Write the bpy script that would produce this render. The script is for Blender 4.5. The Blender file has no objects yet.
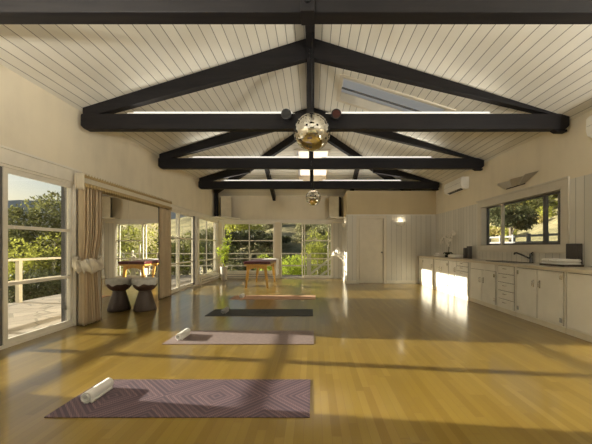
import bpy, bmesh, math, random
from mathutils import Vector, Matrix, noise
from mathutils.geometry import tessellate_polygon
random.seed(7)
SC = bpy.context.scene
COL = SC.collection
PI = math.pi

# ---------------------------------------------------------------- node helpers
class NB:
    def __init__(self, name):
        self.m = bpy.data.materials.new(name)
        self.m.use_nodes = True
        self.t = self.m.node_tree
        self.t.nodes.clear()
        self.out = self.t.nodes.new('ShaderNodeOutputMaterial')
    def n(self, typ, **kw):
        nd = self.t.nodes.new(typ)
        for k, v in kw.items():
            setattr(nd, k, v)
        return nd
    def put(self, sock, v):
        if hasattr(v, 'default_value') or hasattr(v, 'is_output'):
            self.t.links.new(v, sock)
        else:
            if isinstance(v, (tuple, list)) and len(v) == 3 and sock.type == 'RGBA':
                v = (*v, 1)
            sock.default_value = v
    def math(self, op, a, b=None, c=None):
        nd = self.n('ShaderNodeMath', operation=op)
        for i, v in enumerate((a, b, c)):
            if v is not None:
                self.put(nd.inputs[i], v)
        return nd.outputs[0]
    def pos(self):
        return self.n('ShaderNodeTexCoord').outputs['Object']
    def xyz(self, v):
        nd = self.n('ShaderNodeSeparateXYZ'); self.put(nd.inputs[0], v)
        return nd.outputs
    def vec(self, x, y, z=0.0):
        nd = self.n('ShaderNodeCombineXYZ')
        for i, v in enumerate((x, y, z)):
            self.put(nd.inputs[i], v)
        return nd.outputs[0]
    def noise(self, v, scale, detail=3, rough=.55):
        nd = self.n('ShaderNodeTexNoise')
        self.put(nd.inputs['Vector'], v)
        nd.inputs['Scale'].default_value = scale
        nd.inputs['Detail'].default_value = detail
        nd.inputs['Roughness'].default_value = rough
        return nd.outputs[0]
    def white(self, v):
        nd = self.n('ShaderNodeTexWhiteNoise', noise_dimensions='3D')
        self.put(nd.inputs['Vector'], v)
        return nd.outputs['Value']
    def scalev(self, v, s):
        nd = self.n('ShaderNodeVectorMath', operation='MULTIPLY')
        self.put(nd.inputs[0], v); nd.inputs[1].default_value = s
        return nd.outputs[0]
    def ramp(self, f, stops, interp='LINEAR'):
        nd = self.n('ShaderNodeValToRGB'); cr = nd.color_ramp
        cr.interpolation = interp
        while len(cr.elements) < len(stops):
            cr.elements.new(.5)
        for e, (p, c) in zip(cr.elements, stops):
            e.position = p; e.color = (*c, 1)
        self.put(nd.inputs[0], f)
        return nd.outputs[0]
    def mix(self, f, a, b, blend='MIX'):
        nd = self.n('ShaderNodeMix', data_type='RGBA', blend_type=blend)
        self.put(nd.inputs[0], f); self.put(nd.inputs[6], a); self.put(nd.inputs[7], b)
        return nd.outputs[2]
    def bump(self, h, dist=.01, strength=.5):
        nd = self.n('ShaderNodeBump'); self.put(nd.inputs['Height'], h)
        nd.inputs['Distance'].default_value = dist; nd.inputs['Strength'].default_value = strength
        return nd.outputs[0]
    def bsdf(self, color, rough=.6, metal=0, normal=None, spec=.5, coat=0, coat_rough=.1, trans=0, sheen=0, emit=None, emit_s=0):
        p = self.n('ShaderNodeBsdfPrincipled')
        self.put(p.inputs['Base Color'], color); self.put(p.inputs['Roughness'], rough)
        self.put(p.inputs['Metallic'], metal)
        p.inputs['Specular IOR Level'].default_value = spec
        p.inputs['Coat Weight'].default_value = coat; p.inputs['Coat Roughness'].default_value = coat_rough
        p.inputs['Sheen Weight'].default_value = sheen
        if normal is not None: self.put(p.inputs['Normal'], normal)
        if emit is not None:
            self.put(p.inputs['Emission Color'], emit); p.inputs['Emission Strength'].default_value = emit_s
        return p.outputs[0]
    def done(self, sh):
        self.t.links.new(sh, self.out.inputs[0]); return self.m

def simple(name, c, rough=.6, metal=0, var=.08, vscale=6, bump=0, bscale=60, spec=.5, sheen=0, coat=0):
    b = NB(name); p = b.pos()
    f = b.noise(p, vscale)
    lo = tuple(max(0, x*(1-var)) for x in c); hi = tuple(min(1, x*(1+var)) for x in c)
    colr = b.ramp(f, [(.3, lo), (.7, hi)])
    nm = b.bump(b.noise(p, bscale), .004, bump) if bump else None
    return b.done(b.bsdf(colr, rough, metal, nm, spec, coat, sheen=sheen))

def boards_mat(name, c, axis, pitch, groove=.06, dark=.45, rough=.6, var=.07, bumpd=.006, long_axis=None, blotch=0):
    """painted tongue-and-groove boards: grooves every pitch along axis"""
    b = NB(name); o = b.xyz(b.pos())
    u = b.math('DIVIDE', o[axis], pitch)
    fr = b.math('FRACT', u)
    d = b.math('ABSOLUTE', b.math('SUBTRACT', fr, .5))
    g = b.math('GREATER_THAN', d, .5-groove)
    idx = b.math('FLOOR', u)
    w = b.white(b.vec(idx, 3.1, 0))
    s = b.math('ADD', b.math('MULTIPLY', b.math('SUBTRACT', w, .5), 2*var), 1.0)
    n = b.noise(b.pos(), 1.3, 4)
    s2 = b.math('ADD', b.math('MULTIPLY', b.math('SUBTRACT', n, .5), .16), s)
    base = b.mix(1.0, c, b.vec(s2, s2, s2), 'MULTIPLY')
    colr = b.mix(g, base, tuple(x*dark for x in c))
    nm = b.bump(b.math('SUBTRACT', 1.0, g), bumpd, .7)
    return b.done(b.bsdf(colr, rough, normal=nm, spec=.3))

M = {}
# --- floor: narrow oiled strips running down the room
def floor_mat():
    b = NB('strip floor'); o = b.xyz(b.pos())
    W, L = .058, .95
    r = b.math('DIVIDE', o[0], W); row = b.math('FLOOR', r)
    off = b.math('MULTIPLY', b.white(b.vec(row, 1.7, 0)), 7.3)
    q = b.math('ADD', b.math('DIVIDE', o[1], L), off); brd = b.math('FLOOR', q)
    w = b.white(b.vec(row, brd, 2.0))
    w2 = b.white(b.vec(row, brd, 9.0))
    grain = b.noise(b.vec(b.math('MULTIPLY', o[0], 40), b.math('MULTIPLY', o[1], 1.8), b.math('MULTIPLY', w, 30)), 1.0, 4)
    f = b.math('ADD', b.math('MULTIPLY', w, .75), b.math('MULTIPLY', grain, .30))
    colr = b.ramp(f, [(.0, (.178, .112, .020)), (.45, (.212, .140, .026)), (.75, (.226, .152, .031)), (1, (.25, .174, .041))])
    colr = b.mix(b.math('MULTIPLY', b.math('GREATER_THAN', w2, .88), .3), colr, (.22, .135, .03))
    gx = b.math('GREATER_THAN', b.math('ABSOLUTE', b.math('SUBTRACT', b.math('FRACT', r), .5)), .475)
    gy = b.math('GREATER_THAN', b.math('ABSOLUTE', b.math('SUBTRACT', b.math('FRACT', q), .5)), .4975)
    g = b.math('MAXIMUM', gx, gy)
    colr = b.mix(b.math('MULTIPLY', g, .55), colr, (.16, .085, .03))
    return b.done(b.bsdf(colr, .30, spec=.12, coat=.75, coat_rough=.14))
M['floor'] = floor_mat()
M['ceilx'] = boards_mat('painted ceiling boards', (.72, .69, .60), 0, .127, .035, .34)
M['ceily'] = boards_mat('painted hip boards', (.72, .69, .60), 1, .127, .03, .42)
M['panel_y'] = boards_mat('grey panelling side', (.64, .61, .535), 1, .152, .035, .62, var=.05)
M['panel_x'] = boards_mat('grey panelling partition', (.64, .61, .535), 0, .155, .035, .60, var=.05)
def plaster(name, c):
    b = NB(name); p = b.pos()
    f = b.math('ADD', b.math('MULTIPLY', b.noise(p, .8, 5, .6), .7), b.math('MULTIPLY', b.noise(b.scalev(p, (3, 3, .6)), 1.6, 3), .3))
    colr = b.ramp(f, [(.3, tuple(x*.88 for x in c)), (.5, c), (.72, tuple(min(1, x*1.08) for x in c))])
    return b.done(b.bsdf(colr, .85, normal=b.bump(b.noise(p, 45, 4), .004, .35), spec=.2))
M['plaster'] = plaster('cream plaster', (.75, .67, .51))
M['plaster_tan'] = plaster('tan plaster', (.56, .46, .285))
M['white'] = simple('cream white paint', (.66, .60, .48), .5, var=.04)
M['frame'] = simple('window frame paint', (.72, .67, .56), .45, var=.05)
M['frame_dark'] = simple('dark aluminium', (.10, .095, .09), .45)
M['cabinet'] = simple('cabinet paint', (.75, .725, .65), .5, var=.05, vscale=3)
M['casing'] = simple('window casing paint', (.60, .55, .45), .5, var=.04)
M['gap'] = simple('painted gap shade', (.10, .085, .065), .8)
M['counter'] = simple('counter laminate', (.60, .53, .41), .3, var=.05, vscale=20)
M['steel'] = simple('brushed steel', (.55, .55, .54), .3, metal=1)
M['nickel'] = simple('bright nickel', (.75, .73, .70), .25, metal=1)
M['darksteel'] = simple('dark chrome', (.12, .12, .12), .25, metal=1)
def beam_mat():
    b = NB('dark stained timber'); p = b.pos()
    f = b.noise(b.scalev(p, (2, 25, 25)), 1, 4)
    colr = b.ramp(f, [(.3, (.0075, .0068, .0078)), (.7, (.0145, .0125, .0125))])
    return b.done(b.bsdf(colr, .55, normal=b.bump(f, .003, .4), spec=.2))
M['beam'] = beam_mat()
M['black'] = simple('matt black', (.012, .011, .011), .5)
M['blackmetal'] = simple('black metal', (.02, .02, .02), .35, metal=.6)
M['grille'] = simple('speaker grille cloth', (.62, .55, .40), .9, bump=.5, bscale=300)
M['ac'] = simple('white plastic', (.86, .83, .75), .35, var=.02)
def cloth_mat(name, c, trans=.25, rough=.9, fold=0):
    b = NB(name); p = b.pos()
    f = b.noise(b.scalev(p, (60, 60, 8)), 1, 3)
    colr = b.ramp(f, [(.3, tuple(x*.9 for x in c)), (.7, c)])
    d = b.bsdf(colr, rough, normal=b.bump(b.noise(p, 220, 2), .002, .4), spec=.1, sheen=.2)
    t = b.n('ShaderNodeBsdfTranslucent'); b.put(t.inputs[0], colr)
    mx = b.n('ShaderNodeMixShader'); mx.inputs[0].default_value = trans
    b.t.links.new(d, mx.inputs[1]); b.t.links.new(t.outputs[0], mx.inputs[2])
    return b.done(mx.outputs[0])
M['curtain'] = cloth_mat('linen curtain', (.74, .60, .39), .35)
M['valance'] = cloth_mat('cream pelmet cloth', (.72, .64, .48), .1)
M['trimcloth'] = cloth_mat('gold pelmet frill', (.44, .32, .14), .1)
M['tie'] = cloth_mat('cream ruffle', (.74, .67, .53), .15)
def towel_mat():
    b = NB('white terry towel'); p = b.pos()
    n = b.noise(p, 160, 3)
    colr = b.ramp(b.noise(p, 9, 3), [(.3, (.80, .78, .73)), (.7, (.88, .86, .81))])
    return b.done(b.bsdf(colr, .95, normal=b.bump(n, .006, .7), spec=.1, sheen=.3))
M['towel'] = towel_mat()
M['towel_grey'] = simple('slate towel', (.30, .29, .28), .95, bump=.7, bscale=160)
M['towel_edge'] = simple('towel shade side', (.70, .66, .58), .95, bump=.6, bscale=160)
def glass_mat():
    b = NB('window glass')
    t = b.n('ShaderNodeBsdfTransparent'); b.put(t.inputs[0], (.96, .97, .96))
    g = b.n('ShaderNodeBsdfGlossy'); g.inputs['Roughness'].default_value = .01
    lw = b.n('ShaderNodeLayerWeight'); lw.inputs[0].default_value = .5
    sch = b.math('ADD', .025, b.math('MULTIPLY', b.math('POWER', lw.outputs['Facing'], 5.0), .6))
    mx = b.n('ShaderNodeMixShader')
    b.t.links.new(sch, mx.inputs[0])
    b.t.links.new(t.outputs[0], mx.inputs[1]); b.t.links.new(g.outputs[0], mx.inputs[2])
    return b.done(mx.outputs[0])
M['glass'] = glass_mat()
def frosted():
    b = NB('skylight glazing')
    t = b.n('ShaderNodeBsdfTransparent'); b.put(t.inputs[0], (.95, .91, .85))
    d = b.n('ShaderNodeBsdfTranslucent'); b.put(d.inputs[0], (1, .93, .84))
    mx = b.n('ShaderNodeMixShader'); mx.inputs[0].default_value = .93
    b.t.links.new(t.outputs[0], mx.inputs[1]); b.t.links.new(d.outputs[0], mx.inputs[2])
    return b.done(mx.outputs[0])
M['skyglass'] = frosted()
def mirror_mat(name, c, r):
    b = NB(name)
    return b.done(b.bsdf(b.ramp(b.noise(b.pos(), 2), [(0, c), (1, tuple(x*.98 for x in c))]), r, 1.0))
M['mirror'] = mirror_mat('mirror silver', (.88, .87, .84), .004)
M['ball'] = mirror_mat('mirror tile', (.83, .80, .72), .03)
# --- yoga mats
def mat_purple():
    b = NB('patterned plum mat'); o = b.xyz(b.pos())
    u = b.math('ADD', b.math('MULTIPLY', o[0], 1/.80), .28); v = b.math('MULTIPLY', o[1], 1/.80)
    # big concentric diamonds
    d1 = b.math('ADD', b.math('ABSOLUTE', b.math('SUBTRACT', b.math('FRACT', u), .5)), b.math('ABSOLUTE', v))
    s = b.math('FRACT', b.math('MULTIPLY', d1, 16.0))
    line = b.math('GREATER_THAN', s, .60)
    wv = b.math('FRACT', b.math('ADD', b.math('MULTIPLY', o[0], 60), b.math('MULTIPLY', b.math('PINGPONG', o[1], .012), 60)))
    tex = b.math('GREATER_THAN', wv, .5)
    band = b.math('GREATER_THAN', b.math('FRACT', b.math('MULTIPLY', d1, 4.0)), .5)
    k = b.math('ADD', b.math('MULTIPLY', line, .5), b.math('MULTIPLY', b.math('MULTIPLY', tex, band), .42))
    colr = b.mix(k, (.066, .046, .062), (.172, .112, .122))
    return b.done(b.bsdf(colr, .75, normal=b.bump(b.noise(b.pos(), 400, 2), .001, .4), spec=.25))
M['mat_plum'] = mat_purple()
M['mat_mauve'] = simple('faded mauve mat', (.185, .138, .128), .8, var=.12, vscale=25)
def mat_slate():
    b = NB('slate mat with printed motif'); o = b.xyz(b.pos())
    d = b.math('SQRT', b.math('ADD', b.math('POWER', b.math('MULTIPLY', b.math('ADD', o[0], .0), 1.0), 2.0), b.math('POWER', b.math('MULTIPLY', o[1], 1.7), 2.0)))
    ring = b.math('MULTIPLY', b.math('LESS_THAN', d, .24), b.math('GREATER_THAN', b.noise(b.pos(), 28, 2), .53))
    colr = b.mix(b.math('MULTIPLY', ring, .75), (.060, .062, .060), (.022, .022, .024))
    return b.done(b.bsdf(colr, .8, spec=.25))
M['mat_slate'] = mat_slate()
M['mat_peach'] = simple('peach mat', (.50, .30, .19), .8, var=.12, vscale=14)
M['mat_dark'] = simple('dark mat edge', (.07, .045, .05), .8)
def wood(name, c, stretch=(4, 30, 30), rough=.4):
    b = NB(name); p = b.pos()
    f = b.noise(b.scalev(p, stretch), 1, 4)
    colr = b.ramp(f, [(.25, tuple(x*.78 for x in c)), (.75, tuple(min(1, x*1.1) for x in c))])
    return b.done(b.bsdf(colr, rough, normal=b.bump(f, .002, .3), spec=.4))
M['beech'] = wood('honey beech', (.62, .36, .085), (30, 30, 5))
M['vinyl'] = simple('burgundy vinyl', (.085, .018, .022), .35)
M['drumwood'] = wood('dark drum wood', (.060, .040, .030), (20, 20, 4), .5)
M['drumwood2'] = wood('brown drum bowl', (.085, .045, .032), (20, 20, 4), .45)
M['skin'] = simple('bleached drum skin', (.52, .50, .45), .8, var=.15, vscale=14)
M['pot'] = simple('white glazed pot', (.72, .68, .60), .35)
M['soil'] = simple('potting soil', (.035, .024, .016), .95)
def leaf_mat(name, c, var=.35, trans=.45, rough=.5):
    b = NB(name); p = b.pos()
    g = b.n('ShaderNodeNewGeometry')
    r = g.outputs['Random Per Island']
    colr = b.ramp(r, [(0, tuple(x*(1-var) for x in c)), (.6, c), (1, tuple(min(1, x*(1+var)) for x in c))])
    d = b.bsdf(colr, rough, spec=.25)
    t = b.n('ShaderNodeBsdfTranslucent'); b.put(t.inputs[0], colr)
    mx = b.n('ShaderNodeMixShader'); mx.inputs[0].default_value = trans
    b.t.links.new(d, mx.inputs[1]); b.t.links.new(t.outputs[0], mx.inputs[2])
    return b.done(mx.outputs[0])
M['leaf_bright'] = leaf_mat('fresh leaf', (.50, .58, .09))
M['leaf_mid'] = leaf_mat('olive leaf', (.17, .175, .065))
M['leaf_dark'] = leaf_mat('dark leaf', (.10, .11, .05), trans=.25)
M['leaf_lit'] = leaf_mat('sunlit yellow green leaf', (.42, .43, .09))  # sunlight on the foliage is painted in as a brighter green
M['leaf_scrub'] = leaf_mat('grey green scrub', (.34, .33, .18), trans=.3)
M['leaf_tan'] = leaf_mat('dry straw scrub', (.58, .50, .20), trans=.3)
M['leaf_orchid'] = simple('orchid leaf', (.012, .020, .012), .4)
M['petal'] = cloth_mat('orchid petal', (.84, .80, .72), .3)
M['bark'] = simple('grey bark', (.14, .115, .085), .9, var=.4, vscale=9, bump=.8, bscale=18)
M['rail'] = simple('white deck rail', (.66, .61, .50), .6)
M['fence'] = simple('weathered fence timber', (.22, .22, .22), .8, var=.2)
M['crystal'] = simple('pale quartz', (.80, .76, .68), .3, var=.08, vscale=30)
M['origami'] = simple('folded silver sheet', (.52, .48, .40), .35, metal=.7)
def emis(name, c, s):
    b = NB(name); e = b.n('ShaderNodeEmission'); b.put(e.inputs[0], (*c, 1)); e.inputs[1].default_value = s
    return b.done(e.outputs[0])
M['strip'] = emis('strip light glow', (1, .95, .82), 1.0)
M['bulb'] = emis('sconce glow', (1, .86, .62), 5)
M['shade'] = simple('opal sconce bowl', (.80, .76, .66), .4)
def patio_mat():
    b = NB('irregular flagstone'); p = b.pos()
    pw = b.n('ShaderNodeVectorMath', operation='ADD')
    b.put(pw.inputs[0], p)
    v = b.n('ShaderNodeTexVoronoi', feature='DISTANCE_TO_EDGE'); b.put(v.inputs['Vector'], p); v.inputs['Scale'].default_value = 2.6
    v2 = b.n('ShaderNodeTexVoronoi'); b.put(v2.inputs['Vector'], p); v2.inputs['Scale'].default_value = 2.6
    w = b.white(v2.outputs['Position'])
    c = b.ramp(b.math('ADD', b.math('MULTIPLY', w, .7), b.math('MULTIPLY', b.noise(p, 8, 4), .3)), [(.1, (.19, .16, .12)), (.9, (.31, .27, .21))])
    g = b.math('LESS_THAN', v.outputs['Distance'], .03)
    c = b.mix(g, c, (.15, .13, .09))
    return b.done(b.bsdf(c, .8, normal=b.bump(b.math('SUBTRACT', 1.0, g), .01, .5)))
M['patio'] = patio_mat()
def hill_mat():
    b = NB('dry hillside'); p = b.pos()
    f = b.math('ADD', b.math('MULTIPLY', b.noise(p, .22, 6, .65), .65), b.math('MULTIPLY', b.noise(p, 1.9, 4, .7), .35))
    c = b.ramp(f, [(.36, (.13, .125, .07)), (.5, (.27, .24, .13)), (.62, (.44, .38, .21)), (.75, (.55, .47, .28))])
    return b.done(b.bsdf(c, .95, spec=.1, normal=b.bump(b.noise(p, 3, 5), .15, .7)))
M['hill'] = hill_mat()
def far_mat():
    b = NB('haze-tinted far ridge'); p = b.pos()
    c = b.ramp(b.noise(p, .03, 6, .65), [(.35, (.66, .60, .50)), (.65, (.80, .72, .58))])  # distance haze is painted into this pale ridge colour
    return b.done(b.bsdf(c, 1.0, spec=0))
M['far'] = far_mat()
M['roof'] = simple('roof felt', (.10, .09, .08), .9)
M['gravel'] = simple('sink basin', (.35, .35, .34), .3, metal=.9)
M['tray'] = simple('dark tray', (.05, .035, .025), .5)
M['box'] = simple('charcoal leather box', (.055, .046, .042), .55)

# ---------------------------------------------------------------- mesh builder
class MB:
    def __init__(self): self.bm = bmesh.new()
    def faces(self, vs, fs):
        v = [self.bm.verts.new(p) for p in vs]
        out = []
        for f in fs:
            try: out.append(self.bm.faces.new([v[i] for i in f]))
            except ValueError: pass
        return out
    def box(self, x0, x1, y0, y1, z0, z1, bev=0):
        x0, x1 = min(x0, x1), max(x0, x1); y0, y1 = min(y0, y1), max(y0, y1); z0, z1 = min(z0, z1), max(z0, z1)
        vs = [(x0,y0,z0),(x1,y0,z0),(x1,y1,z0),(x0,y1,z0),(x0,y0,z1),(x1,y0,z1),(x1,y1,z1),(x0,y1,z1)]
        fs = self.faces(vs, [(3,2,1,0),(4,5,6,7),(0,1,5,4),(1,2,6,5),(2,3,7,6),(3,0,4,7)])
        if bev:
            es = list({e for f in fs for e in f.edges})
            bmesh.ops.bevel(self.bm, geom=es, offset=bev, segments=2, affect='EDGES', profile=.5)
        return self
    def beam(self, a, b, w, h, up=(0,0,1), drop=0):
        """box from a to b, width w, height h centred (drop moves along -up)"""
        a, b = Vector(a), Vector(b); d = (b-a).normalized(); up = Vector(up)
        s = d.cross(up).normalized(); u = s.cross(d).normalized()
        vs = []
        for p in (a, b):
            for sx, sz in ((-1,-1),(1,-1),(1,1),(-1,1)):
                vs.append(p + s*sx*w/2 + u*(sz*h/2-drop))
        self.faces(vs, [(0,1,2,3),(7,6,5,4),(0,4,5,1),(1,5,6,2),(2,6,7,3),(3,7,4,0)])
        return self
    def prism_y(self, pts, y0, y1):
        n = len(pts)
        vs = [(x, y0, z) for x, z in pts] + [(x, y1, z) for x, z in pts]
        fs = [tuple(range(n)), tuple(range(2*n-1, n-1, -1))] + [(i, n+i, n+(i+1) % n, (i+1) % n) for i in range(n)]
        self.faces(vs, fs); return self
    def tube(self, pts, r, seg=10, caps=True):
        pts = [Vector(p) for p in pts]; n = len(pts)
        rs = r if isinstance(r, (list, tuple)) else [r]*n
        rings = []
        ref = Vector((0, 0, 1))
        for i, p in enumerate(pts):
            d = (pts[min(i+1, n-1)]-pts[max(i-1, 0)]).normalized()
            if abs(d.dot(ref)) > .95: rr = Vector((1, 0, 0))
            else: rr = ref
            s = d.cross(rr).normalized(); u = s.cross(d)
            rings.append([self.bm.verts.new(p+(s*math.cos(2*PI*k/seg)+u*math.sin(2*PI*k/seg))*rs[i]) for k in range(seg)])
        for a, b in zip(rings, rings[1:]):
            for k in range(seg):
                f = self.bm.faces.new((a[k], a[(k+1) % seg], b[(k+1) % seg], b[k])); f.smooth = True
        if caps:
            self.bm.faces.new(rings[0][::-1]); self.bm.faces.new(rings[-1])
        return self
    def lathe(self, prof, c=(0,0,0), seg=28, smooth=True, cap=True):
        rings = []
        for r, z in prof:
            rings.append([self.bm.verts.new((c[0]+r*math.cos(2*PI*k/seg), c[1]+r*math.sin(2*PI*k/seg), c[2]+z)) for k in range(seg)])
        for a, b in zip(rings, rings[1:]):
            for k in range(seg):
                f = self.bm.faces.new((a[k], a[(k+1) % seg], b[(k+1) % seg], b[k])); f.smooth = smooth
        if cap:
            self.bm.faces.new(rings[0][::-1]); self.bm.faces.new(rings[-1])
        return self
    def sphere(self, c, r, u=20, v=12, smooth=True, sc=(1,1,1)):
        mt = Matrix.Translation(c) @ Matrix.Diagonal((*sc, 1))
        ret = bmesh.ops.create_uvsphere(self.bm, u_segments=u, v_segments=v, radius=r, matrix=mt)
        for vv in ret['verts']:
            for f in vv.link_faces: f.smooth = smooth
        return self
    def grid(self, fn, nu, nv, smooth=True, close_u=False):
        vs = [[self.bm.verts.new(fn(i/nu, j/nv)) for j in range(nv+1)] for i in range(nu+(0 if close_u else 1))]
        n = len(vs)
        for i in range(nu):
            a, b = vs[i], vs[(i+1) % n]
            for j in range(nv):
                f = self.bm.faces.new((a[j], b[j], b[j+1], a[j+1])); f.smooth = smooth
        return self
    def build(self, name, mat, parent=None, solid=0, bevel=0, origin=None, normals=True):
        if normals: bmesh.ops.recalc_face_normals(self.bm, faces=self.bm.faces)
        me = bpy.data.meshes.new(name); 
        if origin is not None:
            bmesh.ops.translate(self.bm, verts=self.bm.verts, vec=-Vector(origin))
        self.bm.to_mesh(me); self.bm.free()
        for m in (mat if isinstance(mat, list) else [mat]): me.materials.append(m)
        o = bpy.data.objects.new(name, me); COL.objects.link(o)
        if origin is not None: o.location = origin
        if parent is not None:
            o.parent = parent
            # parents are unrotated empties / meshes: keep world placement
            w = Vector((0, 0, 0)); q = parent
            while q is not None:
                w += q.location; q = q.parent
            o.location = Vector(o.location) - w
        if solid:
            md = o.modifiers.new('thickness', 'SOLIDIFY'); md.thickness = solid; md.offset = 0
        if bevel:
            md = o.modifiers.new('bevel', 'BEVEL'); md.width = bevel; md.segments = 2; md.limit_method = 'ANGLE'
        return o

def tag(o, label=None, cat=None, group=None, kind=None):
    if label: o['label'] = label
    if cat: o['category'] = cat
    if group: o['group'] = group
    if kind: o['kind'] = kind
    return o
def thing(name, loc, label, cat, group=None):
    o = bpy.data.objects.new(name, None); COL.objects.link(o); o.location = loc
    o.empty_display_size = .1
    return tag(o, label, cat, group)
def struct(o, label, cat):
    return tag(o, label, cat, None, 'structure')
def bx(*a, **k): return MB().box(*a, **k)

# ---------------------------------------------------------------- dimensions
XL, XR, YF, YB = -3.5, 3.88, 11.8, -3.2
XP, YP, ZP = 1.07, 10.1, 2.885         # closet partition
APX, APZ, SL = -.04, 4.27, .31
HY, HS = 8.0, .325
zL = lambda x: APZ-SL*abs(x-APX)
zH = lambda y: APZ-HS*(y-HY)
hip_y = lambda x: HY+SL*abs(x-APX)/HS

# ---------------------------------------------------------------- shell
fl = bx(XL-.2, XR+.2, YB-.2, YF+.12, -.12, 0).build('floor', M['floor'])
struct(fl, 'polished honey strip-wood floor running the length of the studio', 'floor')

def wall_x(name, x0, x1, y0, y1, z1, holes, mat, label):
    """wall slab spanning x0..x1 thick, with rectangular holes (y0,y1,z0,z1)"""
    mb = MB(); ys = sorted({y0, y1, *[h[0] for h in holes], *[h[1] for h in holes]})
    for a, b in zip(ys, ys[1:]):
        hs = [h for h in holes if h[0] <= a+1e-6 and h[1] >= b-1e-6]
        if not hs: mb.box(x0, x1, a, b, 0, z1)
        else:
            h = hs[0]
            if h[2] > 0: mb.box(x0, x1, a, b, 0, h[2])
            mb.box(x0, x1, a, b, h[3], z1)
    bmesh.ops.remove_doubles(mb.bm, verts=mb.bm.verts, dist=1e-5)
    return struct(mb.build(name, mat), label, 'wall')
def wall_y(name, y0, y1, x0, x1, z1, holes, mat, label):
    mb = MB(); xs = sorted({x0, x1, *[h[0] for h in holes], *[h[1] for h in holes]})
    for a, b in zip(xs, xs[1:]):
        hs = [h for h in holes if h[0] <= a+1e-6 and h[1] >= b-1e-6]
        if not hs: mb.box(a, b, y0, y1, 0, z1)
        else:
            h = hs[0]
            if h[2] > 0: mb.box(a, b, y0, y1, 0, h[2])
            mb.box(a, b, y0, y1, h[3], z1)
    bmesh.ops.remove_doubles(mb.bm, verts=mb.bm.verts, dist=1e-5)
    return struct(mb.build(name, mat), label, 'wall')

HD = 2.09   # window head
W1 = (2.62, 4.74, 0, HD); W2 = (7.72, 9.64, 0, 2.09); W3 = (9.72, 11.74, .2, 2.09)
wall_x('wall_left', XL-.14, XL, YB, YF+.12, 3.28, [W1, W2, W3], M['plaster'], 'cream plaster left wall above the glazed doors')
W4 = (-3.36, -1.40, .2, 2.06); W5 = (-1.20, .73, 0, 2.06)
wall_y('wall_far', YF, YF+.12, XL, XR, 3.1, [W4, W5], M['plaster'], 'cream plaster far wall above the end windows')
W6 = (4.95, 7.35, 1.17, 2.08)
wall_x('wall_right', XR, XR+.16, YB, YF+.12, 3.14, [W6], M['plaster'], 'cream plaster right wall above the panelling')
wall_y('wall_rear', YB-.14, YB, XL, XR, 3.2, [(-2.9, 3.2, .1, 2.4)], M['plaster'], 'plaster wall behind the viewpoint')
gb = MB().prism_y([(XL, 3.2), (XR, 3.2), (XR, zL(XR)), (APX, APZ), (XL, zL(XL))], YB-.14, YB).build('wall_gable', M['plaster'])
struct(gb, 'plaster gable behind the viewpoint', 'wall')
# closet partition: tan plaster over grey boards
pt = MB()
DX0, DX1, DZ = 1.44, 2.25, 2.06
pt.box(XP, DX0, YP, YP+.1, 0, 2.16); pt.box(DX1, XR, YP, YP+.1, 0, 2.16); pt.box(DX0, DX1, YP, YP+.1, DZ, 2.16)
struct(pt.build('wall_partition', M['panel_x']), 'grey boarded closet front beside the slab door', 'wall')
pu = bx(XP, XR, YP, YP+.1, 2.16, ZP).box(XP, XP+.1, YP+.1, YF, 2.16, ZP).box(XP, XR, YP, YF, ZP, ZP+.04).build('wall_closet', M['plaster_tan'])
struct(pu, 'tan plaster band over the closet door', 'wall')
ps = bx(XP, XP+.1, YP+.1, YF, 0, 2.16).build('wall_return', M['panel_y'])
struct(ps, 'grey boarded closet side facing the end windows', 'wall')
# dark inside of the closet is closed off by the door itself
pn = MB()
for a, b, z0, z1 in ((YB, W6[0], 0, 2.17), (W6[0], W6[1], 0, W6[2]), (W6[0], W6[1], W6[3], 2.17), (W6[1], YP, 0, 2.17)):
    pn.box(XR-.012, XR, a, b, z0, z1)
struct(pn.build('wall_panelling', M['panel_y']), 'grey vertical boarding on the right wall behind the counter', 'wall')
fp = bx(.74, XP, YF-.012, YF, 0, 2.03).build('wall_endboards', M['panel_x'])
struct(fp, 'grey boards between the far sliding door and closet', 'wall')

# ceiling with two skylight openings
SK1 = (.50, 2.42, 5.5, 6.4); SK2 = (-.50, .46, 9.1, 10.75)
def slab(mb, outer, hole, zf, th=.2, mi=0):
    polys = [[Vector((x, y, 0)) for x, y in outer]]
    if hole:
        x0, x1, y0, y1 = hole
        polys.append([Vector((x0,y0,0)), Vector((x0,y1,0)), Vector((x1,y1,0)), Vector((x1,y0,0))])
    flat = [p for pl in polys for p in pl]
    tris = tessellate_polygon(polys)
    lo = [mb.bm.verts.new((p.x, p.y, zf(p.x, p.y))) for p in flat]
    hi = [mb.bm.verts.new((p.x, p.y, zf(p.x, p.y)+th)) for p in flat]
    for t in tris:
        f = mb.bm.faces.new([lo[i] for i in t]); f.material_index = mi
        f = mb.bm.faces.new([hi[i] for i in t]); f.material_index = 2
    k = 0
    for pl in polys:
        n = len(pl)
        for i in range(n):
            a, b = k+i, k+(i+1) % n
            f = mb.bm.faces.new((lo[a], lo[b], hi[b], hi[a])); f.material_index = 3 if pl is not polys[0] else 2
        k += n
EL, ER, EF, EB = -3.95, 4.35, 12.3, -3.7
cl = MB()
slab(cl, [(EL, EB), (EL, hip_y(EL)), (APX, HY), (APX, EB)], None, lambda x, y: zL(x), mi=0)
slab(cl, [(APX, EB), (APX, HY), (ER, hip_y(ER)), (ER, EB)], SK1, lambda x, y: zL(x), mi=0)
slab(cl, [(APX, HY), (ER, hip_y(ER)), (ER, EF), (EL, EF), (EL, hip_y(EL))], SK2, lambda x, y: zH(y), mi=1)
struct(cl.build('ceiling', [M['ceilx'], M['ceily'], M['roof'], M['white']]), 'cream tongue-and-groove boarded pitched ceiling', 'ceiling')

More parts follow.
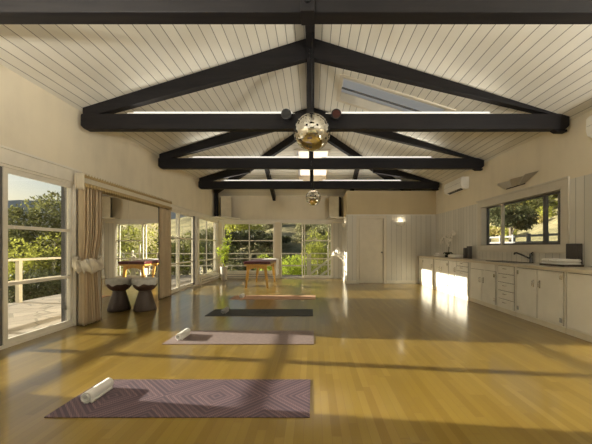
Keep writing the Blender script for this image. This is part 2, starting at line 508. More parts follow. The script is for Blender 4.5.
def skylight(name, r, zf, normal, label):
    x0, x1, y0, y1 = r
    root = thing(name, ((x0+x1)/2, (y0+y1)/2, zf((x0+x1)/2, (y0+y1)/2)), label, 'skylight')
    root['kind'] = 'structure'
    def bar(a, b, w, h, off, mb):
        n = Vector(normal)
        A = Vector((*a, zf(*a)))+n*off; B = Vector((*b, zf(*b)))+n*off
        mb.beam(A, B, w, h, up=normal)
    f = MB(); e = .03
    for a, b in (((x0-e, y0), (x1+e, y0)), ((x0-e, y1), (x1+e, y1)), ((x0, y0), (x0, y1)), ((x1, y0), (x1, y1))):
        bar(a, b, .07, .03, -.01, f)
    f.build('skylight_frame', M['white'], root)
    g = MB()
    q = [(x0, y0), (x1, y0), (x1, y1), (x0, y1)]
    g.faces([Vector((*p, zf(*p)+.17)) for p in q]+[Vector((*p, zf(*p)+.18)) for p in q], [(0,1,2,3),(7,6,5,4),(0,4,5,1),(1,5,6,2),(2,6,7,3),(3,7,4,0)])
    g.build('skylight_pane', M['skyglass'], root)
    return root, bar
s1, bar = skylight('window_7', SK1, lambda x, y: zL(x), (SL, 0, 1), 'white framed roof window in the right ceiling slope')
for yy in (SK1[2]+.10, SK1[2]+.17, SK1[2]+.62):
    t1 = MB()
    bar((SK1[0], yy), (SK1[1], yy), .02, .03, .10, t1)
    t1.build('blind_track', M['frame_dark'], s1)
s2, bar = skylight('window_8', SK2, lambda x, y: zH(y), (0, HS, 1), 'white framed roof window in the far hip over the end windows')

# trims
def trim(name, mb, label, mat='frame', cat='trim'):
    return struct(mb.build(name, M[mat]), label, cat)
trim('trim_1', bx(XL, XL+.035, 2.4, 4.78, HD, HD+.19).box(XL, XL+.055, 2.4, 4.78, HD+.165, HD+.19), 'cream head board over the near glazed doors')
trim('trim_2', bx(XL, XL+.035, 7.4, YF, 2.09, 2.2).box(XL, XL+.05, 7.4, YF, 2.18, 2.2), 'cream head board over the left far windows')
trim('trim_3', bx(XL+.04, XP, YF-.035, YF, 2.06, 2.16).box(XL+.04, XP, YF-.05, YF, 2.14, 2.16), 'cream head board over the end windows')
trim('baseboard_right', bx(XR-.025, XR, YB, 2.15, 0, .1), 'painted skirting on the right wall')
trim('baseboard_partition', bx(DX1+.08, 3.3, YP-.018, YP, 0, .09).box(XP, DX0-.08, YP-.018, YP, 0, .09).box(XP-.018, XP, YP-.018, YF-.02, 0, .09), 'painted skirting along the closet')
trim('trim_4', bx(XP-.015, XR-.02, YP-.012, YP, 2.15, 2.175), 'thin rail at the top of the closet boards', 'cabinet')

# door
dr = thing('door_1', ((DX0+DX1)/2, YP, 0), 'flat grey slab door in the closet front', 'door'); dr['kind'] = 'structure'
bx(DX0+.03, DX1-.03, YP+.02, YP+.06, .008, DZ-.025, bev=.004).build('door_leaf', M['white'], dr)
bx(DX0-.07, DX0+.02, YP-.02, YP+.05, 0, DZ+.08).box(DX1-.02, DX1+.07, YP-.02, YP+.05, 0, DZ+.08).box(DX0+.02, DX1-.02, YP-.02, YP+.05, DZ-.02, DZ+.08).build('door_frame', M['white'], dr)
hd = MB().tube([(DX1-.085, YP+.02, .98), (DX1-.085, YP-.03, .98)], .014)
hd.sphere((DX1-.085, YP-.045, .98), .026, 14, 10).lathe([(.03, 0), (.03, .004)], (DX1-.085, YP+.016, .98), 16)
hd.build('door_handle', M['blackmetal'], dr)

# ---------------------------------------------------------------- windows
MZ1, MZ2 = 1.385, .72
def sash_x(root, x, y0, y1, z0, z1, rails, st=.045, dp=.035, mull=(), bot=.06):
    f = bx(x-dp/2, x+dp/2, y0, y0+st, z0, z1).box(x-dp/2, x+dp/2, y1-st, y1, z0, z1)
    f.box(x-dp/2, x+dp/2, y0+st, y1-st, z0, z0+bot).box(x-dp/2, x+dp/2, y0+st, y1-st, z1-st, z1)
    f.build('sash', M['frame'], root)
    m = MB()
    for z in rails: m.box(x-dp*.4, x+dp*.4, y0+st, y1-st, z-.02, z+.02)
    for y in mull: m.box(x-dp*.38, x+dp*.38, y-.018, y+.018, z0+bot, z1-st)
    m.build('glazing_bar', M['frame'], root)
    bx(x-.003, x+.003, y0+st*.5, y1-st*.5, z0+bot*.5, z1-st*.5).build('pane', M['glass'], root)
def sash_y(root, y, x0, x1, z0, z1, rails, st=.045, dp=.035, mull=(), bot=.06):
    f = bx(x0, x0+st, y-dp/2, y+dp/2, z0, z1).box(x1-st, x1, y-dp/2, y+dp/2, z0, z1)
    f.box(x0+st, x1-st, y-dp/2, y+dp/2, z0, z0+bot).box(x0+st, x1-st, y-dp/2, y+dp/2, z1-st, z1)
    f.build('sash', M['frame'], root)
    m = MB()
    for z in rails: m.box(x0+st, x1-st, y-dp*.4, y+dp*.4, z-.02, z+.02)
    for x in mull: m.box(x-.018, x+.018, y-dp*.38, y+dp*.38, z0+bot, z1-st)
    if rails or mull: m.build('glazing_bar', M['frame'], root)
    else: m.bm.free()
    bx(x0+st*.5, x1-st*.5, y-.003, y+.003, z0+bot*.5, z1-st*.5).build('pane', M['glass'], root)
def win(name, loc, label):
    o = thing(name, loc, label, 'window'); o['kind'] = 'structure'; return o
w1 = win('window_1', (XL-.07, 3.6, 0), 'pale framed sliding glass doors nearest on the left wall')
f = bx(XL-.15, XL+.02, 2.57, 2.63, 0, HD).box(XL-.15, XL+.03, 4.68, 4.78, 0, HD+.02).box(XL-.15, XL+.01, 2.63, 4.68, HD-.03, HD+.01).box(XL-.15, XL+.01, 2.63, 4.68, 0, .035)
f.build('window_frame', M['frame'], w1)
sash_x(w1, XL-.085, 2.63, 3.64, .03, HD-.03, (MZ1, MZ2))
sash_x(w1, XL-.03, 3.63, 4.69, .03, HD-.03, (MZ1, MZ2), st=.055)
bx(XL-.12, XL-.07, 4.60, 4.64, .035, HD-.03).build('screen_stile', M['frame_dark'], w1)
bx(XL-.06, XL-.02, 3.575, 3.625, .035, HD-.03).build('screen_stile', M['frame_dark'], w1)
w2 = win('window_2', (XL-.07, 8.7, 0), 'pale framed glass doors on the left wall past the curtains')
bx(XL-.15, XL+.015, 7.72, 7.76, 0, 2.09).box(XL-.15, XL+.03, 9.60, 9.72, 0, 2.09).box(XL-.15, XL+.01, 7.76, 9.60, 2.065, 2.09).box(XL-.15, XL+.01, 7.76, 9.60, 0, .035).build('window_frame', M['frame'], w2)
sash_x(w2, XL-.03, 7.76, 8.44, .03, 2.065, (MZ1, MZ2), st=.035)
sash_x(w2, XL-.085, 8.40, 9.60, .03, 2.065, (MZ1, MZ2), st=.035)
bx(XL-.06, XL-.03, 9.50, 9.55, .035, 2.06).build('screen_stile', M['frame_dark'], w2)
w3 = win('window_3', (XL-.07, 10.6, .2), 'pale framed casement at the far left corner')
bx(XL-.15, XL+.02, 9.72, 9.80, .2, 2.09).box(XL-.15, XL+.02, 11.70, 11.74, .2, 2.09).box(XL-.15, XL+.01, 9.80, 11.70, 2.06, 2.09).box(XL-.15, XL+.03, 9.80, 11.70, .2, .24).build('window_frame', M['frame'], w3)
sash_x(w3, XL-.05, 9.80, 11.70, .235, 2.065, (MZ1, MZ2), mull=(10.67,), st=.035, bot=.045)
w4 = win('window_4', (-2.38, YF+.05, .2), 'wide pale framed window in the far wall behind the massage table')
bx(-3.36, -3.31, YF-.02, YF+.12, .2, 2.06).box(-1.44, -1.40, YF-.02, YF+.12, .2, 2.06).box(-3.31, -1.44, YF-.01, YF+.12, 2.03, 2.06).box(-3.31, -1.44, YF-.04, YF+.12, .2, .24).build('window_frame', M['frame'], w4)
sash_y(w4, YF+.06, -3.31, -1.44, .23, 2.03, (MZ1, MZ2), mull=(-2.36,), st=.035, bot=.045)
w5 = win('window_5', (-.25, YF+.05, 0), 'half open pale framed sliding door in the far wall')
bx(-1.20, -1.16, YF-.02, YF+.12, 0, 2.06).box(.69, .73, YF-.02, YF+.12, 0, 2.06).box(-1.16, .69, YF-.01, YF+.12, 2.03, 2.06).box(-1.16, .69, YF-.03, YF+.12, 0, .04).build('window_frame', M['frame'], w5)
sash_y(w5, YF+.03, -.33, .69, .035, 2.03, (MZ1, MZ2), st=.04)
sash_y(w5, YF+.085, -.42, .60, .035, 2.03, (), st=.04)
w6 = win('window_6', (XR+.08, 6, 1.17), 'wide sliding window over the sink counter')
f = MB(); c0, c1 = W6[0], W6[1]
for a, b, z0, z1 in ((c0-.13, c0, 1.06, 2.2), (c1, c1+.13, 1.06, 2.2), (c0, c1, 2.08, 2.2), (c0, c1, 1.06, 1.17)):
    f.box(XR-.035, XR-.004, a, b, z0, z1)
f.box(XR-.05, XR-.03, c0-.14, c1+.14, 1.05, 1.08).box(XR-.055, XR-.03, c0-.15, c1+.15, 2.19, 2.215)
f.build('window_casing', M['casing'], w6)
f = bx(XR-.03, XR+.16, c0, c0+.03, 1.17, 2.08).box(XR-.03, XR+.16, c1-.03, c1, 1.17, 2.08).box(XR-.03, XR+.16, c0, c1, 1.17, 1.19).box(XR-.03, XR+.16, c0, c1, 2.05, 2.08)
f.build('window_frame', M['casing'], w6)
xg = XR+.11
bx(xg-.02, xg+.02, c0+.03, c0+.07, 1.19, 2.05).box(xg-.02, xg+.02, c1-.07, c1-.03, 1.19, 2.05).box(xg-.02, xg+.02, c0+.07, c1-.07, 1.19, 1.225).box(xg-.02, xg+.02, c0+.07, c1-.07, 2.02, 2.05).build('sash', M['frame_dark'], w6)
bx(xg-.025, xg+.02, 5.45, 5.52, 1.19, 2.05).build('meeting_stile', M['frame_dark'], w6)
bx(xg-.045, xg, 6.66, 6.72, 1.19, 2.05).build('sliding_stile', M['casing'], w6)
bx(xg-.003, xg+.003, c0+.05, c1-.05, 1.2, 2.04).build('pane', M['glass'], w6)
w9 = win('fill_window', (.15, YB-.07, .1), 'wide window added behind the viewpoint for fill daylight')  # unseen opening added so daylight fills the room from behind
bx(-2.9, -2.8, YB-.14, YB, .1, 2.4).box(3.1, 3.2, YB-.14, YB, .1, 2.4).box(-2.8, 3.1, YB-.14, YB, 2.3, 2.4).box(-2.8, 3.1, YB-.14, YB, .1, .2).box(.1, .2, YB-.12, YB-.02, .2, 2.3).build('window_frame', M['frame'], w9)
bx(-2.8, 3.1, YB-.074, YB-.066, .2, 2.3).build('pane', M['glass'], w9)

# ---------------------------------------------------------------- roof timbers
CZ0, CZ1 = 2.9, 3.125
CX0, CX1 = -3.44, 3.80
def truss(y0, label, hip=False):
    r = thing('roof_truss', (APX, y0, CZ0), label, 'truss', 'dark roof trusses')
    y1 = y0+.135
    MB().prism_y([(CX0, CZ0+.05), (CX0+.05, CZ0), (CX1-.05, CZ0), (CX1, CZ0+.05), (CX1, CZ1-.02), (CX1-.01, CZ1), (CX0+.01, CZ1), (CX0, CZ1-.02)], y0, y1).build('chord', M['beam'], r, bevel=.006)
    MB().prism_y([(CX1-.16, CZ0-.035), (CX1-.02, CZ0-.035), (CX1-.02, CZ0), (CX1-.22, CZ0)], y0+.02, y1-.02).build('bearing_block', M['beam'], r)
    dz = .30
    lim = 0.0
    if hip: lim = (APZ-zH(y1+.02))/SL+.02
    for s in (-1, 1):
        xe = CX0+.02 if s < 0 else CX1-.02
        xi = APX+s*(lim if hip else .0)
        zi, ze = zL(xi)-.004, zL(xe)-.004
        ze = min(ze, ze)
        pts = [(xe, max(CZ1-.06, ze-dz)), (xi, zi-dz), (xi, zi), (xe, ze)]
        if hip:   # birdsmouth top under the hip plane
            pts = [(xe, max(CZ1-.06, ze-dz)), (xi, zi-dz), (xi, zi-.02), (xi+s*.1, zL(xi+s*.1)-.004), (xe, ze)]
        MB().prism_y(pts, y0+.012, y1-.012).build('rafter', M['beam'], r, bevel=.004)
    top = (zH(y1)-.02) if hip else APZ-.02
    bx(APX-.052, APX+.052, y0-.022, y1+.005, CZ0-.004, top).build('king_post', M['beam'], r, bevel=.004)
    zs = [CZ0+.075, CZ0+.15]+([] if hip else [APZ-.32, APZ-.26, APZ-.20])
    for z in zs:
        for k in range(1):
            MB().tube([(APX, y0-.022, z), (APX, y0-.036, z)], .022, 10).build('bolt_head', M['blackmetal'], r)
    return r
truss(2.385, 'dark timber roof truss nearest, its beam crossing the top of the picture')
truss(4.735, 'dark timber roof truss with two round spotlights beside its centre post')
truss(7.10, 'dark timber roof truss in the middle of the room behind the large mirror ball')
truss(9.59, 'dark timber roof truss farthest away, just in front of the closet wall', True)
truss(.03, 'dark timber roof truss directly over the viewpoint')
truss(-2.32, 'dark timber roof truss behind the viewpoint')
rb = MB().box(APX-.065, APX+.065, YB+.01, HY+.05, APZ-.17, APZ-.022).build('ridge_beam', M['beam'])
tag(rb, 'dark timber ridge beam along the peak of the ceiling', 'beam')
def hipbeam(name, a, b, label, cat='rafter', group=None):
    o = MB().beam(a, b, .1, .2, drop=.115).build(name, M['beam'])
    return tag(o, label, cat, group)
hipbeam('hip_rafter', (APX-.06, HY+.06, APZ), (XL+.06, hip_y(XL+.06), zL(XL+.06)), 'dark hip rafter sloping down to the far left corner')
hipbeam('hip_rafter', (APX+.06, HY+.06, APZ), (XR-.45, hip_y(XR-.45), zL(XR-.45)), 'dark hip rafter sloping down above the closet on the right')
tag(bx(-3.46, -3.35, 11.22, 11.34, 2.205, zL(-3.46)-.1).build('corner_post', M['beam']), 'short dark post under the hip rafter beside the far left loudspeaker', 'post')
for x, lb in ((-1.42, 'dark jack rafter left of the far roof window, above the end windows'), (1.36, 'dark jack rafter right of the far roof window, above the closet corner')):
    y0 = hip_y(x)+.1; ye = YF-.03 if x < 0 else 11.36
    hipbeam('jack_rafter', (x, y0, zH(y0)), (x, ye, zH(ye)), lb)

# strip lights lying on the chords
STRIP_W = 12
def strip(x0, x1, y, label, watt=STRIP_W):
    r = thing('strip_light', ((x0+x1)/2, y, CZ1), label, 'strip light', 'slim strip lights on the truss beams')
    bx(x0, x1, y-.03, y+.03, CZ1+.001, CZ1+.02).build('housing', M['ac'], r)
    bx(x0+.04, x1-.04, y-.024, y+.024, CZ1+.02, CZ1+.048).build('diffuser', M['strip'], r)
    bx(x0-.06, x0+.04, y-.02, y+.02, CZ1+.001, CZ1+.035).build('driver', M['ac'], r)
    l = bpy.data.lights.new('strip_lamp', 'AREA'); l.shape = 'RECTANGLE'; l.size = x1-x0-.1; l.size_y = .045; l.energy = watt; l.color = (1, .95, .84)
    lo = bpy.data.objects.new('strip_lamp', l); COL.objects.link(lo); lo.parent = r; lo.location = (0, 0, .052); lo.rotation_euler = (PI, 0, 0)
for i, (y, nm) in enumerate(((4.735, 'beam with the two spotlights'), (7.10, 'middle beam behind the large mirror ball'), (9.59, 'farthest beam by the closet'))):
    wt = (3, 6, 9)[i]
    strip(-2.72, -.27, y+.07, 'lit strip light on the left half of the '+nm, wt)
    strip(.25, 2.68, y+.07, 'lit strip light on the right half of the '+nm, wt)
strip(-2.72, -.27, .10, 'lit strip light on the left of the beam over the viewpoint')
strip(.25, 2.68, .10, 'lit strip light on the right of the beam over the viewpoint')
strip(-2.72, -.27, 2.455, 'lit strip light hidden above the left of the nearest beam')
strip(.25, 2.68, 2.455, 'lit strip light hidden above the right of the nearest beam')
strip(-2.72, -.27, -2.25, 'lit strip light on the left of the beam behind the viewpoint')
strip(.25, 2.68, -2.25, 'lit strip light on the right of the beam behind the viewpoint')

# spotlights
def spot(x, label, lensmat):
    r = thing('spotlight', (x, 4.73, 3.07), label, 'spotlight')
    c = Vector((x, 4.66, 3.075)); d = Vector((0, -1, -.25)).normalized()
    MB().tube([c-d*.06, c-d*.045, c+d*.06, c+d*.075], [.045, .07, .075, .072], 18).build('can', M['blackmetal'], r)
    MB().tube([c+d*.0751, c+d*.08], .055, 18).build('lens', lensmat, r)
    MB().box(x-.02, x+.02, 4.70, 4.735, 3.04, 3.16).build('bracket', M['blackmetal'], r)
M['lens_red'] = simple('red gel lens', (.05, .016, .013), .2)
M['lens_dark'] = simple('dark glass lens', (.03, .03, .03), .15)
spot(-.385, 'round black spotlight left of the large mirror ball', M['lens_dark'])
spot(.335, 'round black spotlight with a reddish lens right of the large mirror ball', M['lens_red'])

# mirror balls
def ball(x, y, z, r, ztop, u, label):
    t = thing('mirror_ball', (x, y, ztop), label, 'mirror ball')
    MB().sphere((x, y, z), r, u, u//2, smooth=False).build('ball', M['ball'], t)
    MB().tube([(x, y, z+r-.01), (x, y, ztop)], .008, 8).build('hanging_rod', M['blackmetal'], t)
    MB().lathe([(.035, 0), (.035, .03), (.012, .045)], (x, y, z+r-.012), 14).build('motor_cap', M['darksteel'], t)
ball(-.012, 4.40, 2.725, .25, APZ-.175, 56, 'large silver mirror ball hanging under the ridge in front of the spotlights')
ball(.005, 8.97, 2.525, .215, zH(8.97)-.003, 48, 'small distant mirror ball hanging before the end windows')

# ---------------------------------------------------------------- air conditioners, wall art, sconces
def ac_unit(y0, y1, label):
    t = thing('air_conditioner', (XR, (y0+y1)/2, 2.59), label, 'air conditioner')
    xf = XR-.22; n = 12
    prof = [(XR-.002, 2.60), (XR-.10, 2.59), (xf+.02, 2.635), (xf-.0, 2.70), (xf+.004, 2.86), (xf+.03, 2.895), (XR-.002, 2.90)]
    mb = MB(); k = len(prof)
    vs = [(x, y0, z) for x, z in prof]+[(x, y1, z) for x, z in prof]
    mb.faces(vs, [tuple(range(k)), tuple(range(2*k-1, k-1, -1))]+[(i, k+i, k+(i+1) % k, (i+1) % k) for i in range(k)])
    mb.build('body', M['ac'], t, bevel=.012)
    MB().beam((XR-.155, y0+.09, 2.608), (XR-.155, y1-.16, 2.608), .07, .012, up=(-.5, 0, -1)).build('air_outlet', M['black'], t)
    MB().beam((XR-.19, y0+.09, 2.627), (XR-.19, y1-.16, 2.627), .05, .008, up=(-.5, 0, -.7)).build('louvre', M['ac'], t)
    bx(xf+.0005, xf+.004, y0+.02, y1-.02, 2.755, 2.758).build('panel_seam', M['frame_dark'], t)
ac_unit(7.93, 8.95, 'white wall air conditioner far up the right wall near the closet')
ac_unit(3.28, 4.30, 'white wall air conditioner cut off at the right edge of the picture')

t = thing('wall_sculpture', (XR, 6.1, 2.3), 'folded silver zigzag wall light above the sink window', 'wall light')
zz = MB()
top = [(XR-.03-(.10 if i % 2 else 0), 5.45+1.25*i/6, 2.45-.012*(i % 2)) for i in range(7)]
bot = [(XR-.02-(.05 if i % 2 else .01), 5.80+.66*i/6, 2.315-.02*(i % 2)) for i in range(7)]
for i in range(6):
    zz.faces([top[i], top[i+1], bot[i]], [(0, 1, 2)]); zz.faces([top[i+1], bot[i+1], bot[i]], [(0, 1, 2)])
bmesh.ops.remove_doubles(zz.bm, verts=zz.bm.verts, dist=1e-4)
zz.build('folded_sheet', M['origami'], t, solid=.006)
bx(XR-.02, XR-.001, 5.85, 6.4, 2.30, 2.36).build('back_plate', M['black'], t)

def sconce(c, axis, r, label, power, up=0):
    """half bowl up-light on a wall; axis = outward direction"""
    t = thing('wall_sconce', c, label, 'wall light')
    a = Vector(axis); s = Vector((0, 0, 1)).cross(a); C0 = Vector(c)
    def fn(u, v):
        th = (u-.5)*PI; ph = v*PI/2
        rr = r*math.cos(ph*.92)
        return C0+a*(rr*math.cos(th)*.75)+s*(rr*math.sin(th))+Vector((0, 0, -r*.75*math.sin(ph)))
    MB().grid(fn, 20, 8).build('bowl', M['shade'], t, solid=.006)
    MB().sphere(C0+a*(r*.3)+Vector((0, 0, -.02)), .028, 12, 8).build('bulb', M['shade'] if up else M['bulb'], t)
    b = C0+a*.006
    MB().beam(b+Vector((0, 0, -r*.7)), b+Vector((0, 0, -.0)), .05, .01, up=a).build('back_plate', M['ac'], t)
    l = bpy.data.lights.new('sconce_lamp', 'POINT'); l.energy = power; l.color = (1, .88, .66); l.shadow_soft_size = .05
    lo = bpy.data.objects.new('sconce_lamp', l); COL.objects.link(lo); lo.parent = t
    lo.location = a*(r*.35)+Vector((0, 0, .06))
    if up:   # added up-light: a spot that fills the ceiling from out of frame
        l.energy = 0.5
        q = bpy.data.lights.new('fill_uplight', 'SPOT'); q.energy = up; q.color = (1, .96, .88); q.spot_size = math.radians(165); q.spot_blend = .7; q.shadow_soft_size = .12
        qo = bpy.data.objects.new('fill_uplight', q); COL.objects.link(qo); qo.parent = t
        qo.location = a*(r*1.3)+Vector((0, 0, .05)); qo.rotation_euler = (a*.5+Vector((0, .35, .9))).to_track_quat('-Z', 'Y').to_euler()
sconce((2.76, YP-.001, 1.93), (0, -1, 0), .15, 'lit half-bowl sconce on the closet boards right of the slab door', 1.0)
sconce((XP-.001, 10.75, 1.93), (-1, 0, 0), .14, 'half-bowl sconce on the closet side above the crystal shelf', .6)

UPW = 275  # power of the added, unseen up-lights that fill the ceiling
for (c, ax, lb) in (((XR-.013, 1.5, 1.95), (-1, 0, 0), 'added ceiling-fill sconce on the right wall beside the viewpoint'), ((XR-.013, -1.6, 1.95), (-1, 0, 0), 'added ceiling-fill sconce on the right wall behind the viewpoint')):
    sconce(c, ax, .15, lb, 1, UPW)

def fill_lamp(x, y, label):  # unseen lamp added to fill the ceiling with light
    t = thing('fill_lamp', (x, y, 0), label, 'fill lamp', 'added fill lamps')
    MB().lathe([(.14, 0), (.14, .02), (.03, .035), (.014, .05)], (x, y, 0), 24).build('base', M['blackmetal'], t)
    MB().tube([(x, y, .05), (x, y, 1.70)], .012, 10).build('pole', M['blackmetal'], t)
    MB().lathe([(.012, 1.69), (.08, 1.72), (.15, 1.79), (.17, 1.86)], (x, y, 0), 24, cap=False).build('bowl', M['ac'], t, solid=.005)
    MB().sphere((x, y, 1.76), .03, 12, 8).build('bulb', M['shade'], t)
    q = bpy.data.lights.new('fill_uplight', 'SPOT'); q.energy = UPW*1.4; q.color = (1, .96, .88); q.spot_size = math.radians(165); q.spot_blend = .7; q.shadow_soft_size = .12
    qo = bpy.data.objects.new('fill_uplight', q); COL.objects.link(qo); qo.parent = t
    qo.location = (0, 0, 1.86); qo.rotation_euler = Vector((.10, .42, .85)).to_track_quat('-Z', 'Y').to_euler()
fill_lamp(-2.1, .5, 'slim black lamp added as unseen ceiling fill on the left just ahead of the viewpoint')
fill_lamp(-2.3, -1.5, 'slim black lamp added as unseen ceiling fill on the left behind the viewpoint')

# crystal shelf
t = thing('wall_shelf', (XP, 10.55, .85), 'white bracket shelf on the closet side holding crystals', 'shelf')
bx(.62, XP-.001, 10.36, 10.72, .85, .882, bev=.006).build('shelf_board', M['frame'], t)
br = MB()
br.grid(lambda u, v: Vector((XP-.03-.30*(1-math.sin(u*PI/2)), 10.54+(v-.5)*.05, .85-.32*(1-math.cos(u*PI/2)))), 12, 1)
br.build('bracket', M['frame'], t, solid=.045)
def crystal(x, y, z, r, h, label, tilt=0):
    mb = MB(); prof = [(r*.9, 0), (r, h*.25), (r*.8, h*.7), (r*.25, h)]
    mb.lathe(prof, (0, 0, 0), 7, smooth=False)
    for v in mb.bm.verts:
        v.co += Vector((random.uniform(-1, 1), random.uniform(-1, 1), 0))*r*.12*(v.co.z > .001)
    o = mb.build('crystal', M['crystal'])
    o.location = (x, y, z); o.rotation_euler = (0, 0, random.random()*3)
    tag(o, label, 'crystal', 'pale crystals on the closet shelf')
crystal(.82, 10.55, .882, .10, .26, 'tallest pale crystal, middle of the closet-side shelf')
crystal(.69, 10.50, .882, .065, .13, 'rounded pale crystal at the outer tip of the shelf')
crystal(.97, 10.56, .882, .065, .15, 'small pale crystal nearest the closet side')

# corner speakers with shelves
def speaker(c, ang, shelf_pts, lab, labs):
    sh = MB(); n = len(shelf_pts)
    sh.faces([(x, y, 2.165) for x, y in shelf_pts]+[(x, y, 2.20) for x, y in shelf_pts], [tuple(range(n)), tuple(range(2*n-1, n-1, -1))]+[(i, n+i, n+(i+1) % n, (i+1) % n) for i in range(n)])
    tag(sh.build('corner_shelf', M['frame']), labs, 'shelf')
    t = thing('loudspeaker', (c[0], c[1], 2.201), lab, 'loudspeaker')
    w, d, h = .36, .30, .72
    a = bx(-w/2, w/2, -d/2, d/2, 0, h, bev=.01).build('cabinet', M['black'], t)
    b = bx(-w/2+.004, w/2-.004, -d/2-.022, -d/2-.001, .004, h-.004, bev=.004).build('grille', M['grille'], t)
    for o in (a, b): o.location = (0, 0, 0)
    t.rotation_euler = (0, 0, ang)
speaker((-3.12, 11.42), math.radians(20), [(XL+.06, 11.0), (-3.0, 11.0), (-2.66, YF-.06), (XL+.06, YF-.06)],
        'cream-fronted black loudspeaker on the shelf in the far left corner', 'pale corner shelf under the far left loudspeaker')
speaker((.80, 11.42), math.radians(-22), [(.48, YF-.06), (.62, 11.1), (XP-.01, 11.1), (XP-.01, YF-.06)],
        'cream-fronted black loudspeaker on the shelf beside the closet', 'pale corner shelf under the loudspeaker by the closet')

# ---------------------------------------------------------------- mirror, curtains, pelmet
XM = -3.30
t = thing('wall_mirror', (XM, 5.95, 0), 'tall two-panel wall mirror between the cream curtains', 'mirror')
bx(XL+.004, XM-.012, 5.0, 6.86, 0.002, 2.06).build('backing', M['white'], t)
bx(XM-.012, XM, 5.0, 5.718, .004, 2.06).build('mirror_panel', M['mirror'], t)
bx(XM-.012, XM, 5.723, 6.835, .004, 2.06).build('mirror_panel', M['mirror'], t)
bx(XM-.014, XM+.004, 6.836, 6.866, .004, 2.06).build('edge_trim', M['black'], t)

def curtain(y0, y1, xc, ztop, tie, label, nf, seed, pinch=.75):
    rnd = random.Random(seed)
    t = thing('curtain', (xc, (y0+y1)/2, 0), label, 'curtain')
    ph = [rnd.random()*6 for _ in range(4)]
    cy = (y0+y1)/2
    def fn(u, v):
        z = .012+v*(ztop-.012)
        wdt = 1.0; sh = 0
        if tie:
            g = math.exp(-((z-.9)/.30)**2) if z > .9 else math.exp(-((z-.9)/1.0)**2)
            wdt = 1-(1-pinch)*g
            sh = -.05*g
        amp = .052*(1-.35*(1-wdt)/(1-pinch+1e-6) if tie else 1)
        y = cy+sh+(u-.5)*(y1-y0)*wdt
        x = xc+amp*math.sin(u*nf*2*PI+ph[0]+.5*math.sin(v*2.3+ph[1]))+.016*math.sin(u*nf*4.7*PI+ph[2])
        y += .014*math.sin(u*nf*4*PI+ph[3])
        return Vector((x, y, z))
    MB().grid(fn, nf*14, 36).build('drape', M['curtain'], t, solid=.004)
    if tie:
        def rf(u, v):
            a = u*2*PI; w = (v-.5)
            R = Vector((.12+.035*math.sin(a*9+v*5)+.03*math.cos(w*PI), .18+.03*math.sin(a*11+v*4)+.03*math.cos(w*PI), 0))
            return Vector((xc+R.x*math.cos(a), cy-.05+R.y*math.sin(a), .905+w*.19+.035*math.sin(a-.9)+.022*math.sin(a*13+v*9)))
        MB().grid(rf, 90, 8, close_u=True).build('ruffled_tie', M['tie'], t, solid=.004)
    return t
curtain(4.62, 5.0, -3.34, 2.08, True, 'cream linen curtain tied with a ruffle beside the near glass doors', 6, 3)
curtain(6.98, 7.52, -3.37, 2.05, False, 'cream linen curtain hanging straight on the far side of the mirror', 5, 5)
t = thing('pelmet', (XM, 5.95, 2.05), 'cream cloth pelmet with gold frills over the mirror and curtains', 'pelmet')
bx(XL+.08, -3.29, 4.60, 7.42, 2.066, 2.155, bev=.012).build('pelmet_box', M['valance'], t)
for z0, z1, sgn in ((2.145, 2.21, 1), (2.075, 1.99, -1)):
    def fr(u, v):
        y = 4.59+u*2.85
        s = abs(math.sin(u*46*PI))
        zz_ = z0+(z1-z0)*v*(.55+.45*s)
        return Vector((-3.277+.010*math.sin(u*92*PI)*(.3+v), y, zz_))
    MB().grid(fr, 460, 3).build('frill', M['trimcloth'], t, solid=.003)
def fe(u, v):
    return Vector((-3.42+u*.14, 4.588+.012*math.sin(u*9*PI), 1.99+v*.22-.02*abs(math.sin(u*4*PI))*(1-v)))
MB().grid(fe, 40, 4).build('end_frill', M['valance'], t, solid=.003)

# drum stool by the mirror
t = thing('hand_drum', (-3.065, 5.84, 0), 'dark wooden goblet drum with pale skin top in front of the mirror', 'drum')
c = (-3.065, 5.84, 0)
MB().lathe([(.185, 0), (.19, .02), (.165, .14), (.125, .27), (.105, .345), (.11, .36)], c, 32).build('foot', M['drumwood'], t)
MB().lathe([(.11, .36), (.15, .385), (.19, .43), (.207, .49), (.205, .55)], c, 32).build('bowl', M['drumwood2'], t)
sk = MB(); seg = 48
def skf(u, v):
    a = u*2*PI
    zlow = .475+.012*math.sin(a*5+.5)+.010*math.sin(a*9)
    prof = [(.212, zlow), (.218, .50), (.218, .56), (.210, .578), (.12, .582), (.002, .582)]
    r, z = prof[round(v*5)]
    return Vector((c[0]+r*math.cos(a), c[1]+r*math.sin(a), z))
sk.grid(skf, seg, 5, close_u=True).build('drum_skin', M['skin'], t)

